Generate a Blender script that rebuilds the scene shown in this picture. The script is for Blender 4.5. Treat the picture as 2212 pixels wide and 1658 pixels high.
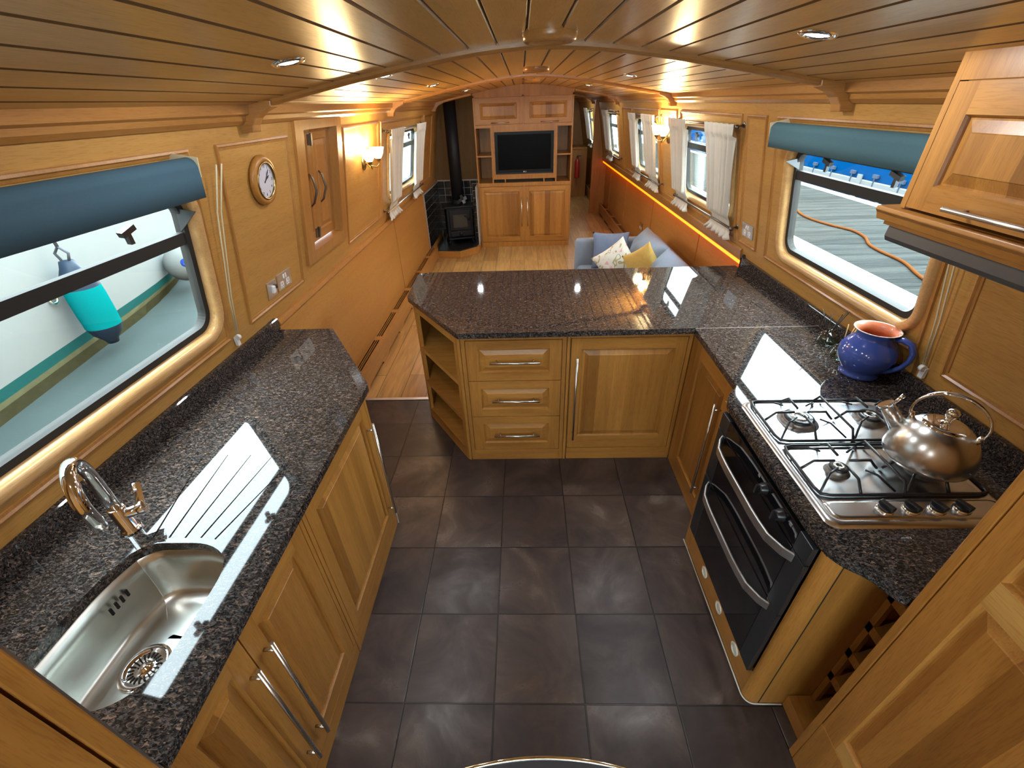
import bpy, bmesh, math, random
from math import sin, cos, pi, sqrt
from mathutils import Vector as V, Matrix
random.seed(7)
for o in list(bpy.data.objects): bpy.data.objects.remove(o)
S = bpy.context.scene
C = S.collection

# ---------------------------------------------------------------- camera, world, exposure
F_PX, PIT, YAW, ROLL, CAMZ = 936.05, 0.57643, -0.0386954, -0.0369740, 1.84825
fw0 = V((sin(YAW), cos(YAW), 0)); rt0 = V((cos(YAW), -sin(YAW), 0)); up0 = V((0, 0, 1))
fw = fw0*cos(PIT) - up0*sin(PIT); up_ = fw0*sin(PIT) + up0*cos(PIT)
rt = rt0*cos(ROLL) + up_*sin(ROLL); up = -rt0*sin(ROLL) + up_*cos(ROLL)
cd = bpy.data.cameras.new('camera'); cam = bpy.data.objects.new('camera', cd); C.objects.link(cam)
cd.sensor_width = 36.0; cd.sensor_fit = 'HORIZONTAL'; cd.lens = 36.0*F_PX/2212.0; cd.clip_start = 0.02; cd.clip_end = 300
cam.matrix_world = Matrix(((rt.x, up.x, -fw.x, 0), (rt.y, up.y, -fw.y, 0), (rt.z, up.z, -fw.z, CAMZ), (0, 0, 0, 1)))
S.camera = cam
W = bpy.data.worlds.new('overcast_sky'); S.world = W; W.use_nodes = True
bg = W.node_tree.nodes['Background']; bg.inputs[0].default_value = (0.80, 0.92, 1.0, 1); bg.inputs[1].default_value = 12.0
S.view_settings.view_transform = 'Standard'; S.view_settings.look = 'None'
S.view_settings.exposure = 0.95; S.view_settings.gamma = 1.0; S.view_settings.use_curve_mapping = False
SPOT_W, SCONCE_W = 5.6, 6.0

# ---------------------------------------------------------------- node helpers / materials
def newmat(name):
    m = bpy.data.materials.new(name); m.use_nodes = True
    nt = m.node_tree; b = nt.nodes['Principled BSDF']
    return m, nt, b
def N(nt, t, **kw):
    n = nt.nodes.new(t)
    for k, v in kw.items():
        if k.startswith('i_'):
            key = k[2:]
            n.inputs[int(key) if key.isdigit() else key].default_value = v
        else: setattr(n, k, v)
    return n
def L(nt, a, b): nt.links.new(a, b)
def plain(name, col, rough=0.5, metal=0.0, coat=0.0, emit=None, estr=0.0, spec=0.5, var=0.06, vs=14.0):
    m, nt, b = newmat(name)
    b.inputs['Roughness'].default_value = rough; b.inputs['Metallic'].default_value = metal
    b.inputs['Coat Weight'].default_value = coat; b.inputs['Coat Roughness'].default_value = 0.08
    b.inputs['Specular IOR Level'].default_value = spec
    if emit:
        b.inputs['Emission Color'].default_value = (*emit, 1); b.inputs['Emission Strength'].default_value = estr
    g = N(nt, 'ShaderNodeNewGeometry'); n = N(nt, 'ShaderNodeTexNoise'); n.inputs['Scale'].default_value = vs; n.inputs['Detail'].default_value = 4
    L(nt, g.outputs['Position'], n.inputs['Vector'])
    mx = N(nt, 'ShaderNodeMix', data_type='RGBA')
    mx.inputs['A'].default_value = (*[c*(1-var) for c in col], 1); mx.inputs['B'].default_value = (*[min(1, c*(1+var)) for c in col], 1)
    L(nt, n.outputs['Fac'], mx.inputs['Factor']); L(nt, mx.outputs['Result'], b.inputs['Base Color'])
    return m
def ramp(nt, stops):
    r = N(nt, 'ShaderNodeValToRGB'); e = r.color_ramp.elements
    e[0].position, e[0].color = stops[0][0], (*stops[0][1], 1); e[1].position, e[1].color = stops[-1][0], (*stops[-1][1], 1)
    for p, c in stops[1:-1]:
        q = e.new(p); q.color = (*c, 1)
    return r
def scaled(nt, sx, sy, sz):
    g = N(nt, 'ShaderNodeNewGeometry'); m = N(nt, 'ShaderNodeVectorMath', operation='MULTIPLY'); m.inputs[1].default_value = (sx, sy, sz)
    L(nt, g.outputs['Position'], m.inputs[0]); return m.outputs[0]
def oak(name, ax, lo=(0.25, 0.100, 0.018), hi=(0.48, 0.218, 0.045), stave=None, rough=0.38, tone=1.0, coat=0.04, contrast=1.0):
    m, nt, b = newmat(name)
    def sc(al, ac):
        s = [ac, ac, ac]; s[ax] = al; return scaled(nt, *s)
    n1 = N(nt, 'ShaderNodeTexNoise'); n1.inputs['Scale'].default_value = 1; n1.inputs['Detail'].default_value = 5; n1.inputs['Roughness'].default_value = .62; n1.inputs['Distortion'].default_value = .5
    L(nt, sc(1.6, 26), n1.inputs['Vector'])
    n2 = N(nt, 'ShaderNodeTexNoise'); n2.inputs['Scale'].default_value = 1; n2.inputs['Detail'].default_value = 3
    L(nt, sc(.7, 4.5), n2.inputs['Vector'])
    n3 = N(nt, 'ShaderNodeTexNoise'); n3.inputs['Scale'].default_value = 1; n3.inputs['Detail'].default_value = 2
    L(nt, sc(22, 420), n3.inputs['Vector'])
    a = N(nt, 'ShaderNodeMath', operation='MULTIPLY_ADD'); a.inputs[1].default_value = .55; L(nt, n1.outputs['Fac'], a.inputs[0])
    a2 = N(nt, 'ShaderNodeMath', operation='MULTIPLY'); a2.inputs[1].default_value = .45; L(nt, n2.outputs['Fac'], a2.inputs[0]); L(nt, a2.outputs[0], a.inputs[2])
    k = .22/contrast
    mid = tuple((x+y)/2 for x, y in zip(lo, hi))
    r = ramp(nt, [(.5-k, tuple(c*tone for c in lo)), (.5, tuple(c*tone for c in mid)), (.5+k, tuple(c*tone for c in hi))]); L(nt, a.outputs[0], r.inputs[0])
    pr = ramp(nt, [(.36, (.72, .66, .6)), (.5, (1, 1, 1))]); L(nt, n3.outputs['Fac'], pr.inputs[0])
    mu = N(nt, 'ShaderNodeMix', data_type='RGBA', blend_type='MULTIPLY'); mu.inputs['Factor'].default_value = .55
    L(nt, r.outputs[0], mu.inputs['A']); L(nt, pr.outputs[0], mu.inputs['B']); col = mu.outputs['Result']
    if stave:
        g = N(nt, 'ShaderNodeNewGeometry'); sp = N(nt, 'ShaderNodeSeparateXYZ'); L(nt, g.outputs['Position'], sp.inputs[0])
        d = N(nt, 'ShaderNodeMath', operation='DIVIDE'); d.inputs[1].default_value = stave[1]; L(nt, sp.outputs[stave[0]], d.inputs[0])
        fl = N(nt, 'ShaderNodeMath', operation='FLOOR'); L(nt, d.outputs[0], fl.inputs[0])
        wn = N(nt, 'ShaderNodeTexWhiteNoise', noise_dimensions='1D'); L(nt, fl.outputs[0], wn.inputs['W'])
        sr = ramp(nt, [(0, (.66, .61, .56)), (.5, (.95, .94, .93)), (1, (1.16, 1.18, 1.22))]); L(nt, wn.outputs['Value'], sr.inputs[0])
        m2 = N(nt, 'ShaderNodeMix', data_type='RGBA', blend_type='MULTIPLY'); m2.inputs['Factor'].default_value = 1; m2.clamp_result = False
        L(nt, col, m2.inputs['A']); L(nt, sr.outputs[0], m2.inputs['B']); col = m2.outputs['Result']
    L(nt, col, b.inputs['Base Color'])
    b.inputs['Roughness'].default_value = rough; b.inputs['Coat Weight'].default_value = coat; b.inputs['Coat Roughness'].default_value = .22; b.inputs['Specular IOR Level'].default_value = .32
    bp = N(nt, 'ShaderNodeBump'); bp.inputs['Strength'].default_value = .06; bp.inputs['Distance'].default_value = .002
    L(nt, n1.outputs['Fac'], bp.inputs['Height']); L(nt, bp.outputs[0], b.inputs['Normal'])
    return m
X_, Y_, Z_ = 0, 1, 2
OAKX, OAKY, OAKZ = oak('oak_grain_across', X_), oak('oak_grain_along', Y_), oak('oak_grain_upright', Z_)
OAKZX = oak('oak_staves_upright_x', Z_, stave=(0, .078)); OAKZY = oak('oak_staves_upright_y', Z_, stave=(1, .078))
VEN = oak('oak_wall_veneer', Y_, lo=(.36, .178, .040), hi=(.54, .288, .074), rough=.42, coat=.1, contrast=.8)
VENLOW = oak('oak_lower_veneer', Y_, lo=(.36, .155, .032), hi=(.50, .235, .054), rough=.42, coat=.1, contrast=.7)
CEIL = oak('oak_ceiling_boards', Y_, lo=(.52, .285, .080), hi=(.72, .43, .14), rough=.32, coat=.14, stave=None)
TRIMY = oak('oak_trim_along', Y_, lo=(.30, .130, .030), hi=(.48, .225, .058), rough=.3, coat=.3)
TRIMZ = oak('oak_trim_upright', Z_, lo=(.30, .130, .030), hi=(.48, .225, .058), rough=.3, coat=.3)
TRIMX = oak('oak_trim_across', X_, lo=(.30, .130, .032), hi=(.46, .21, .058), rough=.28, coat=.3)
LIGHTOAK = oak('pale_window_oak', Y_, lo=(.42, .23, .085), hi=(.70, .42, .17), rough=.25, coat=.4)
STEEL = plain('brushed_steel', (.62, .61, .58), .27, 1.0, var=.05, vs=60)
SINKST = plain('satin_sink_steel', (.60, .60, .56), .30, 1.0, var=.08, vs=9)
HOBST = plain('hob_steel', (.68, .70, .72), .24, 1.0, var=.06, vs=12)
CHROME = plain('chrome', (.86, .87, .88), .06, 1.0, var=.02)
DKMETAL = plain('dark_pewter', (.16, .14, .12), .3, .9)
BRASS = plain('aged_brass', (.42, .31, .13), .28, 1.0)
BLACKGL = plain('black_glass', (.006, .006, .008), .05, 0, spec=.6)
BLACKPL = plain('black_plastic', (.012, .012, .013), .3)
BLACKIRON = plain('black_enamel_wire', (.018, .018, .022), .28)
IRON = plain('stove_cast_iron', (.009, .009, .010), .5, .0, spec=.22)
GREYPL = plain('grey_hood_steel', (.085, .087, .09), .38, .6)
GREYTRIM = plain('grey_oven_trim', (.06, .065, .075), .35, .7)
ALU = plain('satin_aluminium', (.68, .70, .72), .38, 1.0)
DKFRAME = plain('bronze_window_frame', (.030, .028, .025), .6, 0, spec=.2)
BLIND = plain('teal_blind_fabric', (.040, .095, .135), .9, var=.1, vs=160)
BLINDR = plain('grey_teal_blind_fabric', (.055, .130, .155), .9, var=.1, vs=160)
CURT = plain('cream_curtain', (.56, .54, .47), .9, var=.05, vs=40)
WHITEPL = plain('white_plastic', (.75, .75, .74), .35)
CORD = plain('cream_cord', (.62, .55, .36), .6)
SOFA = plain('blue_grey_upholstery', (.20, .255, .33), .9, var=.10, vs=45)
CUSHB = plain('slate_blue_velvet', (.135, .19, .30), .8, var=.12, vs=40)
CUSHY = plain('ochre_velvet', (.55, .37, .09), .75, var=.15, vs=35)
JUGB = plain('cobalt_glaze', (.045, .085, .34), .12, 0, coat=.6, var=.12, vs=10)
TERRA = plain('terracotta', (.50, .14, .055), .35, coat=.2)
CREAM = plain('cream_enamel', (.70, .68, .58), .4)
REED = plain('pale_reed', (.60, .36, .14), .6); REEDK = plain('black_reed', (.012, .012, .012), .5)
RED = plain('red_enamel', (.40, .02, .015), .3)
DARKIN = plain('dark_recess', (.012, .010, .008), .8)
BULB = plain('lamp_glow', (.9, .93, 1), .3, emit=(.88, .95, 1), estr=45)
WARM = plain('warm_lamp_glass', (1, .9, .7), .3, emit=(1, .86, .55), estr=11)
LED = plain('orange_led', (1, .5, .1), .4, emit=(1, .115, .0), estr=2.6)
WATER = plain('marina_water', (.030, .040, .039), .45, 0, spec=.15, var=.2, vs=2.5)
HULLW = plain('white_gelcoat', (.15, .165, .165), .4, coat=0, spec=.0, var=.03)
TEAL = plain('teal_boot_stripe', (.010, .052, .050), .3, spec=.0)
CREAMST = plain('cream_boot_stripe', (.065, .065, .036), .4, spec=.0, var=.25)
OLIVE = plain('fouled_waterline', (.028, .027, .014), .6, spec=.0, var=.35, vs=18)
FENT = plain('turquoise_fender', (.001, .115, .12), .3, spec=.0); FENN = plain('navy_fender_end', (.012, .02, .034), .4, spec=.1)
ROPE = plain('dark_rope', (.03, .035, .045), .8)
BUOYW = plain('white_buoy', (.11, .115, .11), .35, spec=.0); BADGE = plain('blue_badge', (.01, .03, .15), .4, spec=.0)
BLUEC = plain('blue_canopy', (.0003, .020, .066), .6, spec=0, var=.15, vs=3); BLUEH = plain('blue_hull', (.003, .017, .042), .6, spec=0, var=.2, vs=9)
WHITEB = plain('white_band', (.10, .107, .11), .4, spec=.0); STRAP = plain('grey_strap', (.03, .04, .06), .6, spec=.0)
KERB = plain('pale_kerb', (.40, .41, .40), .7, spec=.0, var=.05)
CABLE = plain('orange_cable', (.08, .028, .009), .5, spec=.0)
WHEEL = plain('weathered_step', (.03, .03, .034), .35)
TILEBK = plain('black_wall_tile', (.018, .020, .020), .18, coat=.4, var=.4, vs=9)
GROUTL = plain('pale_grout', (.34, .32, .29), .8)
SILI = plain('white_sealant', (.62, .60, .54), .5)
SCREEN = plain('tv_screen', (.003, .003, .003), .3, spec=.03); TVB = plain('tv_bezel', (.007, .008, .008), .35, spec=.12)
DIAL = plain('clock_dial', (.60, .58, .64), .3); INK = plain('clock_ink', (.03, .03, .03), .5)

def glass(name, tint=(1, 1, 1), refl=.02):
    m = bpy.data.materials.new(name); m.use_nodes = True; nt = m.node_tree
    nt.nodes.remove(nt.nodes['Principled BSDF']); out = nt.nodes['Material Output']
    t = N(nt, 'ShaderNodeBsdfTransparent'); t.inputs[0].default_value = (*tint, 1)
    gl = N(nt, 'ShaderNodeBsdfGlossy'); gl.inputs['Roughness'].default_value = .02
    lw = N(nt, 'ShaderNodeLayerWeight'); lw.inputs[0].default_value = .5
    pw = N(nt, 'ShaderNodeMath', operation='POWER'); pw.inputs[1].default_value = 4.; L(nt, lw.outputs['Facing'], pw.inputs[0])
    fr = N(nt, 'ShaderNodeMapRange'); fr.inputs['To Min'].default_value = refl; fr.inputs['To Max'].default_value = .7; L(nt, pw.outputs[0], fr.inputs['Value'])
    mx = N(nt, 'ShaderNodeMixShader'); L(nt, fr.outputs[0], mx.inputs[0]); L(nt, t.outputs[0], mx.inputs[1]); L(nt, gl.outputs[0], mx.inputs[2])
    L(nt, mx.outputs[0], out.inputs[0]); return m
GLASS = glass('window_glass', (.96, 1, .99))
BOTTLE = glass('bottle_glass', (.88, .94, .92), .12)
OILG = glass('bottle_oil', (.80, .90, .84))

def granite_mat():
    m, nt, b = newmat('brown_granite')
    def noise(sc, det=3, dist=.6, off=0):
        n = N(nt, 'ShaderNodeTexNoise'); n.inputs['Scale'].default_value = 1; n.inputs['Detail'].default_value = det; n.inputs['Distortion'].default_value = dist
        a = N(nt, 'ShaderNodeVectorMath', operation='ADD'); a.inputs[1].default_value = (off, off, off); L(nt, scaled(nt, *sc), a.inputs[0]); L(nt, a.outputs[0], n.inputs['Vector']); return n.outputs['Fac']
    base = ramp(nt, [(.35, (.007, .007, .008)), (.52, (.022, .019, .018)), (.66, (.060, .052, .048))]); L(nt, noise((120, 200, 170), 4), base.inputs[0])
    col = base.outputs[0]
    for sc, off, lo_, hi_, c in (((85, 165, 140), 5.3, .56, .65, (.115, .082, .066)), ((105, 190, 150), 31.7, .58, .68, (.080, .080, .086)), ((75, 145, 120), 77.1, .62, .69, (.21, .14, .105))):
        r = ramp(nt, [(lo_, (0, 0, 0)), (hi_, (1, 1, 1))]); L(nt, noise(sc, 2, .9, off), r.inputs[0])
        mx = N(nt, 'ShaderNodeMix', data_type='RGBA'); L(nt, r.outputs[0], mx.inputs['Factor']); L(nt, col, mx.inputs['A']); mx.inputs['B'].default_value = (*c, 1); col = mx.outputs['Result']
    L(nt, col, b.inputs['Base Color'])
    b.inputs['Roughness'].default_value = .035; b.inputs['IOR'].default_value = 1.45
    return m
GRAN = granite_mat()

T, TX0, TY0 = .333, -.469, .692
def tile_mat():
    m, nt, b = newmat('slate_floor_tile')
    g = N(nt, 'ShaderNodeNewGeometry'); sp = N(nt, 'ShaderNodeSeparateXYZ'); L(nt, g.outputs['Position'], sp.inputs[0])
    fl, edge = [], []
    for i, o in ((0, TX0), (1, TY0)):
        a = N(nt, 'ShaderNodeMath', operation='SUBTRACT'); a.inputs[1].default_value = o; L(nt, sp.outputs[i], a.inputs[0])
        d = N(nt, 'ShaderNodeMath', operation='DIVIDE'); d.inputs[1].default_value = T; L(nt, a.outputs[0], d.inputs[0])
        f = N(nt, 'ShaderNodeMath', operation='FLOOR'); L(nt, d.outputs[0], f.inputs[0]); fl.append(f)
        fr = N(nt, 'ShaderNodeMath', operation='FRACT'); L(nt, d.outputs[0], fr.inputs[0])
        c = N(nt, 'ShaderNodeMath', operation='SUBTRACT'); c.inputs[1].default_value = .5; L(nt, fr.outputs[0], c.inputs[0])
        ab = N(nt, 'ShaderNodeMath', operation='ABSOLUTE'); L(nt, c.outputs[0], ab.inputs[0]); edge.append(ab)
    mxm = N(nt, 'ShaderNodeMath', operation='MAXIMUM'); L(nt, edge[0].outputs[0], mxm.inputs[0]); L(nt, edge[1].outputs[0], mxm.inputs[1])
    gr = N(nt, 'ShaderNodeMapRange'); gr.inputs['From Min'].default_value = .4905; gr.inputs['From Max'].default_value = .4945; L(nt, mxm.outputs[0], gr.inputs['Value'])
    cb = N(nt, 'ShaderNodeCombineXYZ'); L(nt, fl[0].outputs[0], cb.inputs[0]); L(nt, fl[1].outputs[0], cb.inputs[1])
    wn = N(nt, 'ShaderNodeTexWhiteNoise', noise_dimensions='2D'); L(nt, cb.outputs[0], wn.inputs['Vector'])
    off = N(nt, 'ShaderNodeVectorMath', operation='MULTIPLY_ADD'); off.inputs[1].default_value = (7, 7, 7); L(nt, wn.outputs['Color'], off.inputs[0]); L(nt, g.outputs['Position'], off.inputs[2])
    n1 = N(nt, 'ShaderNodeTexNoise'); n1.inputs['Scale'].default_value = 3.8; n1.inputs['Detail'].default_value = 7; n1.inputs['Roughness'].default_value = .62; n1.inputs['Distortion'].default_value = .6
    L(nt, off.outputs[0], n1.inputs['Vector'])
    r = ramp(nt, [(.30, (.018, .012, .011)), (.47, (.042, .027, .024)), (.60, (.070, .050, .042)), (.75, (.17, .145, .125))]); L(nt, n1.outputs['Fac'], r.inputs[0])
    tr = ramp(nt, [(0, (.72, .74, .76)), (.5, (1, .96, .95)), (1, (1.3, 1.28, 1.2))]); L(nt, wn.outputs['Value'], tr.inputs[0])
    mu = N(nt, 'ShaderNodeMix', data_type='RGBA', blend_type='MULTIPLY'); mu.inputs['Factor'].default_value = 1; mu.clamp_result = False
    L(nt, r.outputs[0], mu.inputs['A']); L(nt, tr.outputs[0], mu.inputs['B'])
    m2 = N(nt, 'ShaderNodeMix', data_type='RGBA'); L(nt, gr.outputs[0], m2.inputs['Factor']); L(nt, mu.outputs['Result'], m2.inputs['A']); m2.inputs['B'].default_value = (.012, .010, .010, 1)
    L(nt, m2.outputs['Result'], b.inputs['Base Color'])
    rr = N(nt, 'ShaderNodeMapRange'); rr.inputs['From Min'].default_value = .35; rr.inputs['From Max'].default_value = .7; rr.inputs['To Min'].default_value = .42; rr.inputs['To Max'].default_value = .24
    L(nt, n1.outputs['Fac'], rr.inputs['Value']); L(nt, rr.outputs[0], b.inputs['Roughness'])
    bp = N(nt, 'ShaderNodeBump', invert=True); bp.inputs['Strength'].default_value = .5; bp.inputs['Distance'].default_value = .003
    L(nt, gr.outputs[0], bp.inputs['Height']); L(nt, bp.outputs[0], b.inputs['Normal'])
    return m
TILE = tile_mat()
def plank_mat(name, c1, c2, wid, length, rough, dirx=False):
    m, nt, b = newmat(name)
    g = N(nt, 'ShaderNodeNewGeometry'); sp = N(nt, 'ShaderNodeSeparateXYZ'); L(nt, g.outputs['Position'], sp.inputs[0])
    cb = N(nt, 'ShaderNodeCombineXYZ'); L(nt, sp.outputs[0 if dirx else 1], cb.inputs[0]); L(nt, sp.outputs[1 if dirx else 0], cb.inputs[1])
    br = N(nt, 'ShaderNodeTexBrick'); br.offset = .37; L(nt, cb.outputs[0], br.inputs['Vector'])
    br.inputs['Scale'].default_value = 1; br.inputs['Brick Width'].default_value = length; br.inputs['Row Height'].default_value = wid
    br.inputs['Mortar Size'].default_value = .0022; br.inputs['Mortar'].default_value = (*[c*.25 for c in c1], 1)
    br.inputs['Color1'].default_value = (*c1, 1); br.inputs['Color2'].default_value = (*c2, 1)
    n = N(nt, 'ShaderNodeTexNoise'); n.inputs['Scale'].default_value = 1; n.inputs['Detail'].default_value = 5; n.inputs['Distortion'].default_value = 1.2
    L(nt, scaled(nt, *((2, 22, 22) if dirx else (22, 2, 22))), n.inputs['Vector'])
    r = ramp(nt, [(.3, (.62, .6, .58)), (.7, (1.2, 1.2, 1.2))]); L(nt, n.outputs['Fac'], r.inputs[0])
    mu = N(nt, 'ShaderNodeMix', data_type='RGBA', blend_type='MULTIPLY'); mu.inputs['Factor'].default_value = .8; mu.clamp_result = False
    L(nt, br.outputs['Color'], mu.inputs['A']); L(nt, r.outputs[0], mu.inputs['B']); L(nt, mu.outputs['Result'], b.inputs['Base Color'])
    b.inputs['Roughness'].default_value = rough; b.inputs['Specular IOR Level'].default_value = 0 if dirx else .5
    return m
PLANK = plank_mat('oak_plank_floor', (.36, .185, .055), (.60, .36, .125), .19, 1.5, .35)
DECK = plank_mat('weathered_pontoon_plank', (.024, .026, .025), (.036, .038, .036), .145, 9, .8, True)
def floral_mat():
    m, nt, b = newmat('floral_cotton')
    n = N(nt, 'ShaderNodeTexNoise'); n.inputs['Scale'].default_value = 9; n.inputs['Detail'].default_value = 1; n.inputs['Distortion'].default_value = 1.6
    g = N(nt, 'ShaderNodeNewGeometry'); L(nt, g.outputs['Position'], n.inputs['Vector'])
    r = ramp(nt, [(.0, (.60, .24, .26)), (.33, (.70, .40, .40)), (.37, (.70, .70, .62)), (.56, (.70, .70, .62)), (.59, (.36, .33, .15)), (.64, (.42, .40, .22)), (.67, (.70, .70, .62))]); r.color_ramp.interpolation = 'LINEAR'
    L(nt, n.outputs['Fac'], r.inputs[0]); L(nt, r.outputs[0], b.inputs['Base Color']); b.inputs['Roughness'].default_value = .85
    return m
FLORAL = floral_mat()

# ---------------------------------------------------------------- mesh builder
class MB:
    def __init__(s, mi=0): s.v = []; s.f = []; s.m = []; s.sm = []; s.mi = mi
    def add(s, vs, fs, smooth=False):
        o = len(s.v); s.v += [V(p) for p in vs]
        for f in fs: s.f.append([i+o for i in f]); s.m.append(s.mi); s.sm.append(smooth)
        return s
    def ob(s, O, U, Vv, Nn, a, b, c):                       # oriented box: extents along three axes from an origin
        O, U, Vv, Nn = V(O), V(U), V(Vv), V(Nn)
        vs = [O+U*i+Vv*j+Nn*k for k in c for j in b for i in a]
        return s.add(vs, [(0, 1, 3, 2), (4, 6, 7, 5), (0, 4, 5, 1), (1, 5, 7, 3), (3, 7, 6, 2), (2, 6, 4, 0)])
    def box(s, x0, x1, y0, y1, z0, z1): return s.ob((0, 0, 0), (1, 0, 0), (0, 1, 0), (0, 0, 1), (x0, x1), (y0, y1), (z0, z1))
    def prism(s, poly, z0, z1):
        n = len(poly); vs = [(x, y, z0) for x, y in poly]+[(x, y, z1) for x, y in poly]
        return s.add(vs, [list(range(n))[::-1], list(range(n, 2*n))]+[(i, (i+1) % n, n+(i+1) % n, n+i) for i in range(n)])
    def extr(s, prof, A, B, U, Vv):                         # profile (u,v) swept from A to B
        A, B, U, Vv = V(A), V(B), V(U), V(Vv); n = len(prof)
        vs = [A+U*a+Vv*b for a, b in prof]+[B+U*a+Vv*b for a, b in prof]
        return s.add(vs, [list(range(n))[::-1], list(range(n, 2*n))]+[(i, (i+1) % n, n+(i+1) % n, n+i) for i in range(n)])
    def tube(s, path, r, seg=10, closed=False, caps=True, flat=None):
        path = [V(p) for p in path]; n = len(path); rr = r if isinstance(r, (list, tuple)) else [r]*n
        vs = []; prev = None
        for i, p in enumerate(path):
            a = path[(i-1) % n] if (closed or i > 0) else p; b = path[(i+1) % n] if (closed or i < n-1) else p
            t = (b-a).normalized()
            if prev is None:
                q = V((0, 0, 1)) if abs(t.z) < .9 else V((1, 0, 0)); x = t.cross(q).normalized()
            else:
                x = (prev-t*prev.dot(t)).normalized()
            prev = x; y = t.cross(x)
            for k in range(seg):
                an = 2*pi*k/seg; fx, fy = (1, 1) if not flat else flat
                vs.append(p+x*cos(an)*rr[i]*fx+y*sin(an)*rr[i]*fy)
        fs = []
        for i in range(n if closed else n-1):
            j = (i+1) % n
            for k in range(seg): fs.append((i*seg+k, i*seg+(k+1) % seg, j*seg+(k+1) % seg, j*seg+k))
        s.add(vs, fs, True)
        if caps and not closed:
            o = len(s.v)-n*seg
            s.f += [[o+k for k in range(seg)][::-1], [o+(n-1)*seg+k for k in range(seg)]]; s.m += [s.mi]*2; s.sm += [False]*2
        return s
    def cyl(s, a, b, r, seg=16, r1=None): return s.tube([a, b], [r, r if r1 is None else r1], seg)
    def lathe(s, prof, O, ax=(0, 0, 1), seg=32, capa=False, capb=False):
        O, ax = V(O), V(ax).normalized(); q = V((1, 0, 0)) if abs(ax.x) < .9 else V((0, 1, 0)); x = (q-ax*q.dot(ax)).normalized(); y = ax.cross(x)
        vs = [O+ax*h+(x*cos(2*pi*k/seg)+y*sin(2*pi*k/seg))*r for r, h in prof for k in range(seg)]
        fs = [(i*seg+k, i*seg+(k+1) % seg, (i+1)*seg+(k+1) % seg, (i+1)*seg+k) for i in range(len(prof)-1) for k in range(seg)]
        s.add(vs, fs, True); o = len(s.v)-len(vs)
        if capa: s.f.append([o+k for k in range(seg)]); s.m.append(s.mi); s.sm.append(False)
        if capb: s.f.append([o+(len(prof)-1)*seg+k for k in range(seg)]); s.m.append(s.mi); s.sm.append(False)
        return s
    def fill(s, loops, fn):                                 # planar polygon with holes, mapped to 3-D by fn
        bm = bmesh.new()
        for lp in loops:
            vv = [bm.verts.new((a, b, 0)) for a, b in lp]
            for i in range(len(vv)): bm.edges.new((vv[i], vv[(i+1) % len(vv)]))
        bmesh.ops.triangle_fill(bm, use_beauty=True, use_dissolve=False, edges=bm.edges[:], normal=(0, 0, 1))
        bm.verts.index_update()
        vs = [fn(v.co.x, v.co.y) for v in bm.verts]; fs = [[v.index for v in f.verts] for f in bm.faces]
        bm.free(); return s.add(vs, fs)
    def slab(s, loops, f0, f1):                             # thick polygon with holes between two mappings
        s.fill(loops, f0); s.fill(loops, f1)
        for lp in loops:
            n = len(lp); vs = [f0(*p) for p in lp]+[f1(*p) for p in lp]
            s.add(vs, [(i, (i+1) % n, n+(i+1) % n, n+i) for i in range(n)])
        return s
    def grid(s, fn, nu, nv, closeu=False, smooth=True):
        vs = [fn(i/(nu if closeu else nu-1), j/(nv-1)) for j in range(nv) for i in range(nu)]
        fs = []
        for j in range(nv-1):
            for i in range(nu if closeu else nu-1):
                k = (i+1) % nu; fs.append((j*nu+i, j*nu+k, (j+1)*nu+k, (j+1)*nu+i))
        return s.add(vs, fs, smooth)
    def build(s, name, mats, parent=None, bevel=0, seg=2, recalc=True, sub=0, solid=0, merge=0):
        if not isinstance(mats, (list, tuple)): mats = [mats]
        me = bpy.data.meshes.new(name); loc = V((0, 0, 0))
        par = parent
        while par is not None: loc += par.location; par = par.parent
        if parent is None and s.v:
            lo = V([min(v[i] for v in s.v) for i in range(3)]); hi = V([max(v[i] for v in s.v) for i in range(3)])
            org = V(((lo.x+hi.x)/2, (lo.y+hi.y)/2, lo.z))
        else: org = loc
        me.from_pydata([tuple(v-org) for v in s.v], [], s.f)
        for m in mats: me.materials.append(m)
        me.polygons.foreach_set('material_index', s.m); me.polygons.foreach_set('use_smooth', s.sm)
        if recalc or merge:
            bm = bmesh.new(); bm.from_mesh(me)
            if merge: bmesh.ops.remove_doubles(bm, verts=bm.verts[:], dist=merge)
            if recalc: bmesh.ops.recalc_face_normals(bm, faces=bm.faces[:])
            bm.to_mesh(me); bm.free()
        me.update()
        o = bpy.data.objects.new(name, me); C.objects.link(o)
        if parent is None: o.location = org
        else: o.parent = parent
        if solid: md = o.modifiers.new('thick', 'SOLIDIFY'); md.thickness = solid; md.offset = 0
        if bevel: md = o.modifiers.new('bevel', 'BEVEL'); md.width = bevel; md.segments = seg; md.limit_method = 'ANGLE'; md.angle_limit = .6
        if sub: md = o.modifiers.new('sub', 'SUBSURF'); md.levels = sub; md.render_levels = sub
        return o
def tag(o, label, cat, group=None):
    o['label'] = label; o['category'] = cat
    if group: o['group'] = group
    return o
def thing(name, label, cat, loc=(0, 0, 0), group=None):
    o = bpy.data.objects.new(name, None); C.objects.link(o); o.location = loc; o.empty_display_size = .05
    return tag(o, label, cat, group)
def struct(o): o['kind'] = 'structure'; return o
def copy_tree(o, loc=None, parent=None):
    c = o.copy(); C.objects.link(c)
    if parent is not None: c.parent = parent
    if loc is not None: c.location = loc
    for ch in list(o.children): copy_tree(ch, None, c)
    return c
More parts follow.
